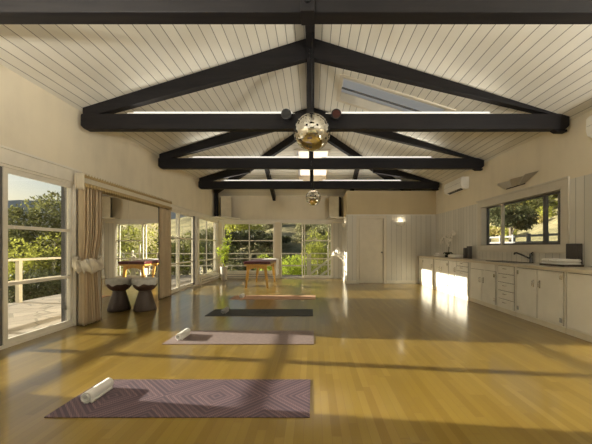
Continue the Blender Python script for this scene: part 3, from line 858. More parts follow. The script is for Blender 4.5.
# ---------------------------------------------------------------- yoga mats and towels
def ymat(x0, x1, y0, y1, mat, label, curl=False):
    o = bx(x0, x1, y0, y1, .001, .007, bev=.002).build('yoga_mat', mat, origin=((x0+x1)/2, (y0+y1)/2, .001))
    return tag(o, label, 'yoga mat', 'row of yoga mats')
ymat(-1.81, -.022, 2.152, 2.765, M['mat_plum'], 'plum patterned yoga mat nearest on the floor')
ymat(-1.78, .01, 3.77, 4.38, M['mat_mauve'], 'plain mauve yoga mat second from the front')
ymat(-1.80, 0, 5.32, 5.90, M['mat_slate'], 'slate grey yoga mat third from the front')
ymat(-1.83, .06, 7.0, 7.58, M['mat_peach'], 'peach coloured yoga mat farthest from the front')
def rolled(x, y0, y1, r, mat, label):
    t = thing('rolled_towel', (x, (y0+y1)/2, .007), label, 'towel', 'rolled towels on the mats')
    mb = MB(); z0 = .008
    # spiral roll seen from its end
    turns, n = 2.6, 52
    def fn(u, v):
        a = u*turns*2*PI; rr = r*(.22+.78*u)
        y = y0+v*(y1-y0)
        return Vector((x+rr*math.cos(-a+PI*.6)+.002*math.sin(y*60), y+.006*math.sin(u*9), z0+r+rr*math.sin(-a+PI*.6)*.98))
    mb.grid(fn, n, 10)
    mb.build('roll', mat, t, solid=r*.19)
    # folded loose lip lying along the side
    lp = MB()
    lp.grid(lambda u, v: Vector((x+r*(.55+.5*u), y0+.012+v*(y1-y0-.024), z0+.006+.5*r*(1-u)**2)), 6, 8)
    lp.build('loose_edge', mat, t, solid=.012)
rolled(-1.66, 2.33, 2.60, .041, M['towel'], 'white rolled towel on the plum patterned mat')
rolled(-1.65, 3.92, 4.20, .041, M['towel'], 'white rolled towel on the plain mauve mat')
rolled(-1.54, 5.46, 5.72, .042, M['towel_grey'], 'grey rolled towel on the slate mat')
rolled(-1.62, 7.16, 7.40, .040, M['towel'], 'white rolled towel on the peach mat')

# ---------------------------------------------------------------- massage table
mt = thing('massage_table', (-1.56, 9.82, 0), 'honey wood massage table with burgundy pad near the end windows', 'massage table')
X0, X1, Y0, Y1 = -1.93, -1.18, 8.88, 10.74
bx(X0, X1, Y0, Y1, .665, .75, bev=.03).build('cushion', M['vinyl'], mt)
bx(X0+.02, X1-.02, Y0+.03, Y1-.03, .63, .665).build('table_frame', M['beech'], mt)
for i in range(6):
    MB().sphere((X0+.09+i*.114, Y0-.001, .676), .008, 8, 6).build('stud', M['nickel'], mt)
def leg(x, y, s, k):
    l = MB().faces and MB()
    l.beam((x-s*.02, y, .64), (x+s*.035, y+k*.0, .22), .05, .075)
    l.build('leg', M['beech'], mt)
    e = MB().beam((x+s*.03, y, .34), (x+s*.055, y, .018), .026, .05); e.box(x+s*.055-.03, x+s*.055+.03, y-.02, y+.02, 0, .02)
    e.build('leg_extension', M['beech'], mt)
for (x, s) in ((X0+.11, -1), (X1-.15, 1)):
    for y, k in ((8.97, -1), (10.62, 1)):
        leg(x, y, s, k)
for y in (8.97, 10.62):
    pts = []
    xa, xb = X0+.07, X1-.11
    n = 14
    up = [(xa+(xb-xa)*i/n, .645) for i in range(n+1)]
    lo = [(xa+(xb-xa)*i/n, .44+.12*math.sin(PI*i/n)**.6) for i in range(n+1)]
    MB().prism_y(up+lo[::-1], y-.014, y+.014).build('end_panel', M['beech'], mt)
for xx in (X0+.12, X1-.14):
    MB().tube([(xx, 9.0, .60), (xx, 9.8, .26), (xx, 10.58, .60)], .004, 6).build('brace_cable', M['steel'], mt)
# white sheet over the far right edge
def shf(u, v):
    y = 10.1+u*.62
    L = v*.95
    z = .758; x = X1-.42+L
    if x > X1+.012:
        z = .758-(x-X1-.012); x = X1+.014+.012*math.sin(u*14)+.02*(.758-z)
    return Vector((x, y+.01*math.sin(v*6), z+.003*math.sin(u*9+v*5)))
tag(MB().grid(shf, 24, 30).build('folded_sheet', M['towel'], solid=.006), 'white sheet draped over the far right edge of the massage table', 'sheet')

# ---------------------------------------------------------------- heaters and potted tree
def heater(name_pts, label):
    t = thing('baseboard_heater', name_pts['loc'], label, 'heater')
    name_pts['body'].build('cover', M['frame'], t)
    name_pts['slot'].build('air_slot', M['frame_dark'], t)
heater({'loc': (XL+.06, 10.65, 0), 'body': bx(XL+.002, XL+.10, 9.75, 11.62, .055, .195, bev=.01).box(XL+.002, XL+.07, 9.75, 11.62, 0, .055), 'slot': bx(XL+.1005, XL+.104, 9.8, 11.55, .145, .16).box(XL+.1005, XL+.104, 9.8, 11.55, .066, .08)}, 'white baseboard heater under the far left corner window')
heater({'loc': (-2.35, YF-.06, 0), 'body': bx(-3.36, -1.40, YF-.10, YF-.002, .055, .195, bev=.01).box(-3.36, -1.40, YF-.07, YF-.002, 0, .055), 'slot': bx(-3.3, -1.45, YF-.104, YF-.1005, .145, .16).box(-3.3, -1.45, YF-.104, YF-.1005, .066, .08)}, 'white baseboard heater under the wide far window')

def leaf_quads(mb, c, d, up, L, W):
    d = d.normalized(); s = d.cross(up)
    if s.length < 1e-3: s = Vector((1, 0, 0))
    s = s.normalized(); n = s.cross(d).normalized()
    p = [c, c+d*L*.5+s*W*.5+n*L*.04, c+d*L-n*L*.08, c+d*L*.5-s*W*.5+n*L*.04]
    v = [mb.bm.verts.new(q) for q in p]
    mb.bm.faces.new(v)
rnd = random.Random(11)
px, py = -3.10, 11.15
t = thing('potted_tree', (px, py, 0), 'young bright green tree in a white pot by the far left corner', 'plant')
MB().lathe([(.085, 0), (.10, .01), (.125, .44), (.135, .46), (.118, .46), (.11, .40)], (px, py, 0), 24, cap=False).faces([(px+.084*math.cos(k*PI/6), py+.084*math.sin(k*PI/6), .002) for k in range(12)], [tuple(range(12))])
pm = MB().lathe([(.085, 0), (.10, .01), (.125, .44), (.137, .46), (.118, .46), (.11, .41)], (px, py, 0), 24)
pm.build('pot', M['pot'], t)
MB().lathe([(.02, .405), (.112, .412)], (px, py, 0), 20).build('soil', M['soil'], t)
st = MB(); lf = MB()
for k in range(11):
    a = rnd.random()*6.28; tip = Vector((px+.38*math.cos(a)*rnd.uniform(.3, 1), py+.28*math.sin(a)*rnd.uniform(.3, 1)-.05, rnd.uniform(.85, 1.72)))
    if k == 0: tip = Vector((px+.05, py-.02, 1.76))
    tip.x = max(tip.x, XL+.12)
    b0 = Vector((px+rnd.uniform(-.03, .03), py+rnd.uniform(-.03, .03), .40)); mid = b0.lerp(tip, .5)+Vector((0, 0, .12))
    st.tube([b0, mid, tip], [.008, .006, .003], 6)
    for j in range(34):
        u = rnd.uniform(.2, 1.0); q = b0.lerp(mid, u*2) if u < .5 else mid.lerp(tip, u*2-1)
        d = Vector((rnd.uniform(-1, 1), rnd.uniform(-1, 1), rnd.uniform(-.4, .6)))
        if q.x < XL+.2: d.x = abs(d.x)
        leaf_quads(lf, q+d*.04, d, Vector((0, 0, 1)), rnd.uniform(.10, .16), rnd.uniform(.055, .085))
for v in lf.bm.verts: v.co.x = max(v.co.x, XL+.07); v.co.y = min(v.co.y, YF-.06)
st.build('stem', M['bark'], t); lf.build('foliage', M['leaf_bright'], t, normals=False)

# ---------------------------------------------------------------- cabinets
XF = 3.34
def pull(root, x, y, z, vertical=True, L=.09, mat='nickel'):
    p = MB()
    if vertical:
        p.tube([(x-.002, y, z-L/2), (x-.028, y, z-L/2+.006), (x-.028, y, z+L/2-.006), (x-.002, y, z+L/2)], .006, 8)
        p.box(x-.006, x, y-.012, y+.012, z-L/2-.012, z+L/2+.012)
    else:
        p.tube([(x-.002, y-L/2, z), (x-.024, y-L/2+.006, z), (x-.024, y+L/2-.006, z), (x-.002, y+L/2, z)], .0055, 8)
    return p.build('handle', M[mat], root)
def cab(y0, y1, label, xf=XF, doors=(), drawers=(), panels=(), hinges=(), toe=.075):
    """cabinet carcass with door/drawer fronts: doors (y0,y1,z0,z1,handle_y or None), drawers (y0,y1,z0,z1)"""
    t = thing('base_cabinet', (xf, (y0+y1)/2, 0), label, 'cabinet', 'run of painted base cabinets')
    bx(xf, XR-.02, y0+.002, y1-.002, toe, .828).build('carcass', M['gap'] if False else M['cabinet'], t)
    bx(xf-.006, XR-.02, y0+.001, y1-.001, 0, toe).build('plinth', M['white'], t)
    g = MB()
    for d in doors:
        g.box(xf-.0015, xf+.001, d[0], d[1], d[2], d[3])
    for d in drawers:
        g.box(xf-.0015, xf+.001, d[0], d[1], d[2], d[3])
    g.build('shadow_gap', M['gap'], t)  # dark sheet painted in as the shade between the fronts
    e = .005
    for d in doors:
        dd = bx(xf-.02, xf-.002, d[0]+e, d[1]-e, d[2]+e, d[3]-e, bev=.003).build('door', M['cabinet'], t)
        if d[4] is not None: pull(dd, xf-.02, d[4], d[5] if len(d) > 5 else .60)
    for d in drawers:
        dd = bx(xf-.02, xf-.002, d[0]+e, d[1]-e, d[2]+e, d[3]-e, bev=.003).build('drawer', M['cabinet'], t)
        pull(dd, xf-.02, (d[0]+d[1])/2, (d[2]+d[3])/2+.02, False, .09)
    for p in panels:
        bx(xf-.014, xf-.001, p[0]+.003, p[1]-.003, p[2]+.003, p[3]-.003).build('front_panel', M['cabinet'], t)
    for (y, z) in hinges: bx(xf-.024, xf-.019, y-.025, y+.025, z-.03, z+.03).build('hinge', M['nickel'], t)
    return t
cab(8.80, 10.07, 'pale cabinet at the far end of the run against the closet', doors=((9.72, 10.04, .09, .815, None), (8.84, 9.70, .09, .815, 8.92, .62)), hinges=((9.66, .72), (9.66, .2)))
cab(7.86, 8.79, 'pale two-door cabinet below the orchid', doors=((7.88, 8.32, .09, .815, 8.26, .58), (8.33, 8.77, .09, .815, 8.39, .58)), hinges=((7.92, .72), (7.92, .2)))
cab(6.84, 7.85, 'pale cabinet with three small drawers over a deep one beside a narrow door', doors=((7.42, 7.83, .09, .815, 7.48, .62),), drawers=((6.87, 7.40, .72, .815), (6.87, 7.40, .61, .715), (6.87, 7.40, .50, .605), (6.87, 7.40, .09, .495)))
cab(5.84, 6.83, 'pale sink cabinet with paired doors under a blank panel', xf=XF+.02, doors=((6.33, 6.80, .09, .70, 6.39, .50), (5.87, 6.32, .09, .70, 6.27, .50)), panels=((5.86, 6.81, .705, .82),), hinges=((5.90, .62), (5.90, .18)))
cab(5.30, 5.83, 'pale narrow cabinet of five stacked drawers', xf=XF+.02, drawers=tuple((5.33, 5.80, .09+i*.147, .09+(i+1)*.147-.004) for i in range(5)))
cab(4.25, 5.29, 'pale wide two-door cabinet right of the five-drawer stack', xf=XF+.02, doors=((4.78, 5.26, .09, .815, 4.84, .60), (4.28, 4.77, .09, .815, 4.71, .60)), hinges=((5.22, .74), (5.22, .16), (4.31, .74), (4.31, .16)))
cab(2.25, 4.24, 'pale cabinet nearest the viewer at the right edge', xf=XF+.02, doors=((3.30, 4.21, .09, .815, None), (2.30, 3.29, .09, .815, 3.22)))
ct = MB()
SY0, SY1, SX0, SX1 = 5.52, 6.36, 3.46, 3.78
ct.box(3.31, XR-.013, 2.22, SY0, .83, .872).box(3.31, XR-.013, SY1, 10.09, .83, .872).box(3.31, SX0, SY0, SY1, .83, .872).box(SX1, XR-.013, SY0, SY1, .83, .872)
bmesh.ops.remove_doubles(ct.bm, verts=ct.bm.verts, dist=1e-5)
tag(ct.build('countertop', M['counter']), 'long pale countertop over the right-hand cabinets', 'countertop')
t = thing('kitchen_sink', ((SX0+SX1)/2, (SY0+SY1)/2, .87), 'dark inset steel sink below the right window', 'sink')
sn = bx(SX0-.02, SX0+.012, SY0-.02, SY1+.02, .8725, .880).box(SX1-.012, SX1+.02, SY0-.02, SY1+.02, .8725, .880).box(SX0, SX1, SY0-.02, SY0+.012, .8725, .880).box(SX0, SX1, SY1-.012, SY1+.02, .8725, .880)
sn.build('rim', M['darksteel'], t)
q = bx(SX0+.004, SX0+.01, SY0+.005, SY1-.005, .832, .872).box(SX1-.01, SX1-.004, SY0+.005, SY1-.005, .832, .872).box(SX0+.01, SX1-.01, SY0+.005, SY0+.01, .832, .872).box(SX0+.01, SX1-.01, SY1-.01, SY1-.005, .832, .872).box(SX0+.004, SX1-.004, SY0+.004, SY1-.004, .8285, .832)
q.build('basin', M['gravel'], t)
fx, fy = 3.815, 5.60
t = thing('kitchen_faucet', (fx, fy, .872), 'dark chrome mixer tap with angled spout over the sink', 'faucet')
MB().lathe([(.034, 0), (.034, .012), (.026, .02), (.024, .11), (.028, .12), (.028, .15), (.012, .165)], (fx, fy, .872), 18).build('body', M['darksteel'], t)
MB().tube([(fx, fy, .94), (fx-.06, fy+.12, 1.00), (fx-.11, fy+.22, 1.045), (fx-.125, fy+.25, 1.04), (fx-.13, fy+.262, 1.015)], [.016, .015, .014, .015, .014], 12).build('spout', M['darksteel'], t)
MB().tube([(fx, fy, 1.03), (fx-.01, fy-.05, 1.055), (fx-.012, fy-.075, 1.05)], [.012, .009, .006], 10).build('lever', M['darksteel'], t)

# towels, boxes and orchid on the counter
def folded(x0, x1, y0, y1, z, h, name, label, group=None, mat='towel'):
    mb = MB()
    def fn(u, v):
        a = u*2*PI; cx, cz = (x0+x1)/2, z+h/2
        ex = .28
        cxs = abs(math.cos(a))**ex*(1 if math.cos(a) >= 0 else -1); szs = abs(math.sin(a))**.7*(1 if math.sin(a) >= 0 else -1)
        return Vector((cx+(x1-x0)/2*cxs, y0+(y1-y0)*v, cz+h/2*szs*(1+.03*math.sin(v*17))))
    mb.grid(fn, 28, 10, close_u=True)
    e = mb.bm
    bmesh.ops.holes_fill(e, edges=[ed for ed in e.edges if ed.is_boundary], sides=0)
    return tag(mb.build(name, M[mat]), label, 'towel', group)
tr = thing('towel_tray', (3.62, 4.68, .872), 'low dark tray under the white towels at the right of the counter', 'tray')
bx(3.48, 3.76, 4.44, 4.92, .8725, .884).build('tray_base', M['tray'], tr)
bx(3.48, 3.492, 4.44, 4.92, .884, .902).box(3.748, 3.76, 4.44, 4.92, .884, .902).box(3.492, 3.748, 4.44, 4.452, .884, .902).box(3.492, 3.748, 4.908, 4.92, .884, .902).build('tray_rim', M['tray'], tr)
for k in range(2):
    for i, (a, b) in enumerate(((4.46, 4.60), (4.61, 4.75), (4.76, 4.90))):
        folded(3.50, 3.742, a, b, .885+k*.047, .045, 'folded_towel', '%s white towel %s on the dark tray' % (('lower', 'upper')[k], ('nearest the leather box', 'in the middle', 'nearest the sink')[i]), 'white towels on the counter tray')
tag(bx(3.79, 3.86, 4.58, 4.80, .8725, 1.20, bev=.006).build('leather_box', M['box']), 'upright charcoal leather box behind the white towels under the window', 'box')
folded(3.55, 3.78, 7.98, 8.42, .8735, .085, 'folded_towel', 'white folded towel right of the orchid on the counter', 'white towels beside the orchid')
folded(3.55, 3.78, 9.05, 9.5, .8735, .06, 'folded_towel', 'white folded towel left of the orchid on the counter', 'white towels beside the orchid')
folded(3.58, 3.76, 9.1, 9.4, .934, .05, 'folded_towel', 'small white towel on top of the towel left of the orchid', 'white towels beside the orchid')
tag(bx(3.66, 3.74, 7.70, 7.80, .8725, 1.13, bev=.006).build('storage_box', M['box']), 'taller dark box standing at the near side of the orchid towels', 'box', 'pair of dark boxes by the orchid')
tag(bx(3.68, 3.76, 7.56, 7.67, .8725, 1.17, bev=.006).build('storage_box', M['box']), 'tallest dark box, closer to the window, by the orchid towels', 'box', 'pair of dark boxes by the orchid')
t = thing('orchid', (3.66, 8.68, .872), 'pale flowering orchid in a dark pot on the counter', 'plant')
ox, oy = 3.66, 8.68
MB().lathe([(.06, 0), (.075, .01), (.08, .055), (.075, .06), (.07, .05)], (ox, oy, .8725), 20).build('pot', M['black'], t)
ol = MB()
for k in range(9):
    a = k*.70+.2; d = Vector((math.cos(a)*.7, math.sin(a), 0)); L = .17
    def lfn(u, v):
        w = .05*math.sin(PI*min(1, max(.02, u*.92+.06)))
        s = Vector((-d.y, d.x, 0))
        return Vector((ox, oy, .925))+d*(u*L)+s*((v-.5)*2*w)+Vector((0, 0, .085*math.sin(u*2.6)-.02*abs(v-.5)))
    ol.grid(lfn, 8, 4)
ol.build('leaves', M['leaf_orchid'], t, solid=.004)
rr = random.Random(4)
stems = [[(ox, oy, .92), (ox+.02, oy, 1.25), (ox, oy+.03, 1.42), (ox-.02, oy+.18, 1.43), (ox-.03, oy+.34, 1.30)],
         [(ox, oy-.02, .92), (ox+.03, oy-.05, 1.2), (ox+.02, oy-.10, 1.40), (ox+.0, oy-.26, 1.52), (ox-.02, oy-.42, 1.54)]]
for s_ in stems:
    stm = MB().tube(s_, .005, 6).build('flower_stem', M['leaf_dark'], t)
    for i in range(13):
        fl_ = MB()
        u = rr.uniform(.25, 1)*(len(s_)-1); k = min(int(u), len(s_)-2)
        p = Vector(s_[k]).lerp(Vector(s_[k+1]), u-k)+Vector((rr.uniform(-.04, .04), rr.uniform(-.05, .05), rr.uniform(-.05, .03)))
        ax = Vector((-1, rr.uniform(-.8, .2), rr.uniform(-.3, .3))).normalized(); s1_ = ax.cross(Vector((0, 0, 1))).normalized(); s2_ = s1_.cross(ax)
        for q_ in range(5):
            an = q_*2*PI/5+.3
            d = s1_*math.cos(an)+s2_*math.sin(an)
            leaf_quads(fl_, p, d+ax*.25, ax, .065, .055)
        fl_.build('flower', M['petal'], stm, normals=False)

# ---------------------------------------------------------------- outside
def h(x, y):
    n = noise.noise(Vector((x*.05, y*.05, .3)))*1.5+noise.noise(Vector((x*.15, y*.15, 1.3)))*.5
    z = -.35
    dl = max(0, -6.6-x)                 # falls away to the left
    z -= min(2.6, dl*.30)
    z += max(0, -x-40)*.085
    dy = max(0, y-13.9)
    z -= min(1.4, dy*.35)*(1 if x < 5 else max(0, 1-(x-5)/4))
    up = max(0, y-19-max(0, -x-4)*.9)
    z += up*.30 if up < 50 else 15+(up-50)*.12
    dr_ = max(0, x-4.6)
    if y < 40: z += min(1.25, dr_*.42)+max(0, dr_-4.5)*.42
    far = min(1, max(0, (math.hypot(x, y-5)-14)/10))
    return z+n*far
tn = MB()
NX, NY = 110, 90
def tf(u, v):
    a = (u*2-1); x = 90*a*abs(a)**.6
    y = -30+v**1.35*150
    return Vector((x, y, h(x, y)))
tn.grid(tf, NX, NY)
struct(tn.build('ground', M['hill']), 'dry scrubby hillside around the building', 'ground')
pa = bx(-6.35, XL-.145, -2, 13.6, -.3, -.03).box(XL-.145, 5, YF+.125, 13.6, -.3, -.03)
struct(pa.build('patio', M['patio']), 'sunny flagstone terrace outside the glass doors', 'terrace')
fr = MB()
def rf(u, v):
    a = math.radians(95+u*130)   # from ahead round to the left
    R = 330
    e = .104+.014*math.sin(u*9+.6)+.012*noise.noise(Vector((u*14, 0, 0)))+.004*noise.noise(Vector((u*60, 2, 0)))
    r = R-(1-v)*150
    return Vector((r*math.cos(a), r*math.sin(a), -30+v*(30+R*e+2.5)))
fr.grid(rf, 90, 8)
struct(fr.build('hill_ridge', M['far']), 'hazy blue-grey ridge beyond the left trees', 'hill')

def railing(pts, label, z0=-.03, top=.9, mids=(.42,), every=1.5):
    t = thing('deck_railing', (*pts[0], z0), label, 'railing')
    tr_ = MB(); md = MB()
    for a, b in zip(pts, pts[1:]):
        tr_.beam((*a, top-.02), (*b, top-.02), .10, .045)
        for m in mids: md.beam((*a, m), (*b, m), .04, .05)
    tr_.build('top_rail', M['rail'], t); md.build('lower_rail', M['rail'], t)
    for a, b in zip(pts, pts[1:]):
        L = (Vector(b)-Vector(a)).length; n = max(1, round(L/every))
        for i in range(n+1):
            p = Vector(a).lerp(Vector(b), i/n)
            bx(p.x-.04, p.x+.04, p.y-.04, p.y+.04, z0, top-.04).build('post', M['rail'], t)
railing([(-6.25, .4), (-6.25, 13.2)], 'white deck railing along the left edge of the terrace', every=2.13)
railing([(-6.17, 13.2), (-.22, 13.2)], 'white deck railing beyond the end windows', mids=(.38,), every=1.15)
t = thing('stair_railing', (-.1, 13.1, -.03), 'white sloping stair railing outside the far sliding door', 'railing')
MB().beam((-.15, 13.25, -.0), (.86, 13.25, .78), .06, .08).build('top_rail', M['rail'], t)
MB().beam((.30, 13.15, -.03), (1.05, 13.15, .52), .06, .08).build('lower_rail', M['rail'], t)
bx(.60, .66, 13.32, 13.38, -.03, 1.25).build('post', M['rail'], t)
bx(.84, .90, 13.2, 13.27, -.03, 1.0).build('post', M['rail'], t)
bx(-.19, -.11, 13.3, 13.36, -.03, .55).build('post', M['rail'], t)
railing([(-.12, 13.42), (1.9, 13.42)], 'short white deck railing behind the stair rail', mids=(.40,), top=.9, every=1.0)
# fence outside the right window
t = thing('yard_fence', (7.2, 10, .4), 'grey rail fence on the bank outside the right window', 'fence')
fa = MB()
for z in (1.06, 1.28, 1.50): fa.beam((6.9, 7.0, z), (7.5, 14.5, z+.05), .04, .07)
fa.build('fence_rail', M['fence'], t)
for i in range(9):
    y = 7.0+i*.92; x = 6.9+.6*(y-7)/7.5
    bx(x-.045, x+.045, y-.045, y+.045, h(x, y)-.1, 1.60).build('post', M['fence'], t)

def crown(rx, ry, rz, n, size, seed, lumps=14, core=True):
    """leaf cloud mesh centred at the origin, made of lumps"""
    r = random.Random(seed); mb = MB()
    cs = []
    for i in range(lumps):
        th = r.random()*6.283; ph = math.acos(r.uniform(-.6, 1)); k = r.uniform(.35, .78)
        cs.append((Vector((rx*k*math.sin(ph)*math.cos(th), ry*k*math.sin(ph)*math.sin(th), rz*k*math.cos(ph))), r.uniform(.28, .46)))
    for i in range(n):
        c, q = cs[r.randrange(lumps)]
        d = Vector((r.gauss(0, 1), r.gauss(0, 1), r.gauss(0, 1))).normalized()
        p = c+Vector((d.x*rx, d.y*ry, d.z*rz))*q*r.uniform(.72, 1.03)
        dd = (d+Vector((r.uniform(-1, 1), r.uniform(-1, 1), r.uniform(-1, .6)))*.9)
        leaf_quads(mb, p, dd, Vector((r.uniform(-.4, .4), r.uniform(-.4, .4), 1)), size*r.uniform(.7, 1.3), size*r.uniform(.45, .7))
    return mb
def tree(px_, d, ytop, width, mat, label, base=None, n=2600, size=.16, seed=1, name='tree', cat='tree', group=None, hfrac=.72):
    X = (px_-313)/320*d; zt = 1.15+(247-ytop)/320*d; z0 = h(X, d) if base is None else base
    H = zt-z0; rz = H*hfrac/2*1.05; rx = width/2
    t = thing(name, (X, d, z0), label, cat, group)
    cz = zt-rz
    o = crown(rx, rx*.9, rz, n, size, seed).build('foliage', M[mat], t, normals=False)
    o.location = (0, 0, cz-z0)
    tk = MB(); r = random.Random(seed)
    tk.tube([(X, d, z0-.1), (X+.05, d, z0+H*.3), (X-.03, d, cz)], [.06*rx+.04, .05*rx+.03, .03], 8)
    for i in range(4):
        a = r.random()*6.28
        tk.tube([(X, d, z0+H*.28), (X+rx*.4*math.cos(a), d+rx*.4*math.sin(a), cz+rz*.2)], [.04, .015], 6)
    tk.build('trunk', M['bark'], t)
    return t
# left view, over the terrace
tree(57, 15.5, 190, 5.0, 'leaf_mid', 'tall olive-green tree by the reflections in the near glass door', n=5200, size=.17, seed=2)
tree(24, 15.0, 206, 4.2, 'leaf_mid', 'lower olive-green tree at the left of the near glass door', n=4200, size=.17, seed=3)
tree(-6, 16.0, 214, 4.0, 'leaf_mid', 'olive-green tree half cut by the left picture edge', n=3400, size=.17, seed=4)
tree(42, 12.9, 233, 3.0, 'leaf_lit', 'yellow-green shrub below the tall tree outside the near glass door', n=3000, size=.12, seed=5, name='shrub', cat='shrub', hfrac=.9)
tree(18, 12.6, 240, 2.6, 'leaf_lit', 'yellow-green shrub at lower left outside the near glass door', n=2600, size=.12, seed=6, name='shrub', cat='shrub', hfrac=.9)
tree(66, 12.9, 243, 2.4, 'leaf_mid', 'olive shrub against the right stile of the near glass door', n=2400, size=.12, seed=61, name='shrub', cat='shrub', hfrac=.9)
tree(48, 10.5, 266, 2.6, 'leaf_dark', 'dark low shrub behind the left railing, right of the door centre', n=2200, size=.11, seed=7, name='shrub', cat='shrub', hfrac=.95)
tree(20, 9.6, 268, 2.6, 'leaf_dark', 'dark low shrub behind the left railing, at its left end', n=2200, size=.11, seed=8, name='shrub', cat='shrub', hfrac=.95)
# through the left far windows
tree(186, 22, 231, 4.0, 'leaf_dark', 'dark tree seen through the glass doors past the curtains', n=3000, size=.2, seed=9)
tree(174, 21, 240, 3.4, 'leaf_mid', 'olive tree beside the straight curtain outside the glass doors', n=2600, size=.2, seed=10)
tree(204, 24, 224, 4.2, 'leaf_mid', 'olive tree seen through the corner casement', n=3200, size=.2, seed=12)
tree(216, 21, 236, 3.0, 'leaf_dark', 'dark bush behind the potted tree', n=2400, size=.18, seed=13)
# end windows
tree(232, 25, 228, 4.6, 'leaf_dark', 'dark evergreen at the left of the wide far window', n=3800, size=.2, seed=14)
tree(252, 27, 231, 4.2, 'leaf_dark', 'dark evergreen at the middle of the wide far window', n=3600, size=.2, seed=15)
tree(270, 26, 234, 3.6, 'leaf_dark', 'dark evergreen at the right of the wide far window', n=3200, size=.2, seed=16)
tree(243, 31, 221, 4.4, 'leaf_lit', 'sunlit olive tree rising behind the dark evergreens', n=3200, size=.22, seed=17)
tree(236, 20, 246, 2.6, 'leaf_dark', 'dark low thicket at the bottom left of the wide far window', n=2200, size=.16, seed=51, name='shrub', cat='shrub', hfrac=.95)
tree(254, 21, 244, 2.8, 'leaf_dark', 'dark low thicket at the bottom middle of the wide far window', n=2200, size=.16, seed=52, name='shrub', cat='shrub', hfrac=.95)
tree(272, 21, 246, 2.4, 'leaf_mid', 'olive thicket at the bottom right of the wide far window', n=2000, size=.16, seed=53, name='shrub', cat='shrub', hfrac=.95)
tree(268, 17, 252, 1.7, 'leaf_bright', 'bright green bush behind the massage table', n=1800, size=.11, seed=18, name='shrub', cat='shrub', hfrac=.95)
tree(231, 17, 258, 1.5, 'leaf_mid', 'low green bush behind the white plant pot', n=1400, size=.11, seed=19, name='shrub', cat='shrub', hfrac=.95)
tree(290, 15.6, 250, 1.5, 'leaf_bright', 'bright green bush at the left of the far sliding door', n=2400, size=.10, seed=20, name='shrub', cat='shrub', hfrac=1.0)
tree(303, 16.2, 253, 1.3, 'leaf_bright', 'bright green bush beside the centre stile of the far sliding door', n=2000, size=.10, seed=21, name='shrub', cat='shrub', hfrac=1.0)
tree(318, 17.5, 229, 2.1, 'leaf_lit', 'upright sunlit green tree behind the stair rail', n=3400, size=.12, seed=22, hfrac=.85)
# beyond the closet: seen only in the wall mirror
tree(371, 17.5, 213, 3.6, 'leaf_lit', 'sunlit green tree seen only in the wall mirror, left part', n=3200, size=.14, seed=41, hfrac=.95)
tree(397, 19, 215, 3.6, 'leaf_mid', 'olive tree seen only in the wall mirror, right part', n=3000, size=.15, seed=42, hfrac=.95)
tree(350, 20, 220, 2.6, 'leaf_mid', 'olive tree seen only in the wall mirror, beside the stair', n=2600, size=.15, seed=43, hfrac=.95)
# right window
tree(510, 13.0, 203, 2.0, 'leaf_dark', 'dark spreading tree at the upper left of the right window', n=3600, size=.14, seed=23, base=1.0, hfrac=.62)
tree(549, 21, 196, 3.4, 'leaf_lit', 'sunlit green tree at the right of the right window', n=3000, size=.2, seed=24, hfrac=.85)
tree(528, 19, 222, 2.6, 'leaf_tan', 'straw-coloured bush behind the grey fence', n=1800, size=.16, seed=25, name='shrub', cat='shrub', hfrac=1.0)
tree(497, 19, 228, 2.2, 'leaf_tan', 'straw-coloured bush at the left of the right window', n=1500, size=.16, seed=26, name='shrub', cat='shrub', hfrac=1.0)
t = thing('tree', (6.9, 8.75, .5), 'rough grey tree trunk at the right edge of the right window', 'tree')
MB().tube([(6.93, 8.75, h(6.9, 8.75)-.2), (6.90, 8.75, 1.4), (6.92, 8.8, 2.6), (6.98, 8.9, 4.2)], [.20, .165, .15, .13], 14).build('trunk', M['bark'], t)
o = crown(1.3, 1.3, .8, 1500, .13, 71).build('foliage', M['leaf_mid'], t, normals=False); o.location = (0.1, .2, 3.9)

# scrub dotted over the hillsides
me_s = [crown(1, 1, .75, 260, .30, 200+i, lumps=7).build('seed', M['leaf_scrub'], None, normals=False) for i in range(3)]
me_l = [crown(1, 1, .75, 260, .30, 300+i, lumps=7).build('seed', M[m], None, normals=False) for i, m in enumerate(('leaf_lit', 'leaf_tan', 'leaf_mid'))]
datas = [o.data for o in me_s]; datal = [o.data for o in me_l]
for o in me_s+me_l: bpy.data.objects.remove(o)
rr = random.Random(21)
def shrub(x, y, s, data, label, group):
    o = bpy.data.objects.new('shrub', data); COL.objects.link(o)
    o.location = (x, y, h(x, y)+.35*s); o.scale = (s, s, s*rr.uniform(.8, 1.2)); o.rotation_euler = (0, 0, rr.random()*6)
    tag(o, label, 'shrub', group)
for i in range(90):
    d = rr.uniform(27, 60); p = rr.uniform(225, 338)
    shrub((p-313)/320*d, d, rr.uniform(.6, 1.3)*d/34, datas[i % 3], 'grey-green scrub dotting the hillside beyond the far windows', 'scrub on the far hillside')
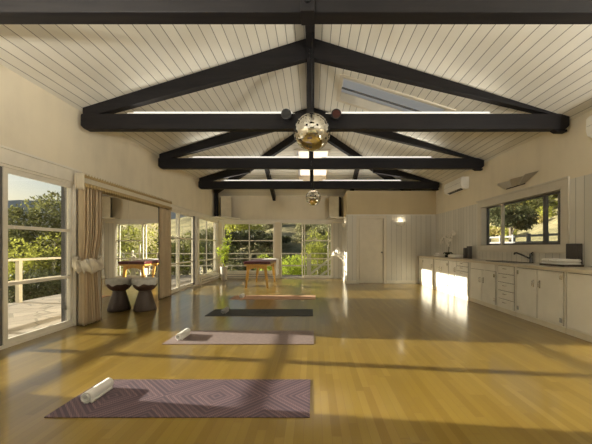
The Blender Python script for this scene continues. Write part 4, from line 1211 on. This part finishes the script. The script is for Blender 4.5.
for i in range(75):
    d = rr.uniform(17, 32); p = rr.uniform(484, 570)
    shrub((p-313)/320*d, d, rr.uniform(.35, .7)*d/17, datal[i % 3], 'sunlit scrub on the bank outside the right window', 'scrub outside the right window')

# ---------------------------------------------------------------- light
SUN_DIR = Vector((1, -.13, -.226)).normalized()
sl = bpy.data.lights.new('sun', 'SUN'); sl.energy = 15.5; sl.color = (1, .91, .75); sl.angle = math.radians(.6)
so = bpy.data.objects.new('sun', sl); COL.objects.link(so); so.rotation_euler = SUN_DIR.to_track_quat('-Z', 'Y').to_euler()
so.location = (-20, 5, 10)
w = bpy.data.worlds.new('sky'); SC.world = w; w.use_nodes = True
nt = w.node_tree; nt.nodes.clear()
sk = nt.nodes.new('ShaderNodeTexSky'); sk.sky_type = 'NISHITA'; sk.sun_disc = False
sk.sun_elevation = math.radians(13); sk.sun_rotation = math.radians(-82); sk.air_density = 1.0; sk.dust_density = 2.6; sk.ozone_density = 1.0
bg = nt.nodes.new('ShaderNodeBackground'); bg.inputs[1].default_value = .115
wo = nt.nodes.new('ShaderNodeOutputWorld')
nt.links.new(sk.outputs[0], bg.inputs[0]); nt.links.new(bg.outputs[0], wo.inputs[0])

# ---------------------------------------------------------------- camera
cam = bpy.data.cameras.new('camera'); co = bpy.data.objects.new('camera', cam); COL.objects.link(co)
co.location = (0, 0, 1.15); co.rotation_euler = (PI/2, 0, 0)
cam.sensor_width = 36; cam.lens = 36*320/592
cam.shift_x = -(313-296)/592; cam.shift_y = (247-222)/592
cam.clip_start = .05; cam.clip_end = 1000
SC.camera = co
SC.view_settings.view_transform = 'Standard'; SC.view_settings.look = 'None'
SC.view_settings.exposure = .2; SC.view_settings.gamma = 1; SC.view_settings.use_curve_mapping = False
try:
    SC.cycles.use_denoising = True
    SC.cycles.use_adaptive_sampling = False
    SC.cycles.denoising_prefilter = 'ACCURATE'
    SC.cycles.max_bounces = 10; SC.cycles.diffuse_bounces = 6; SC.cycles.transparent_max_bounces = 16
    SC.cycles.sample_clamp_indirect = 3
except Exception: pass
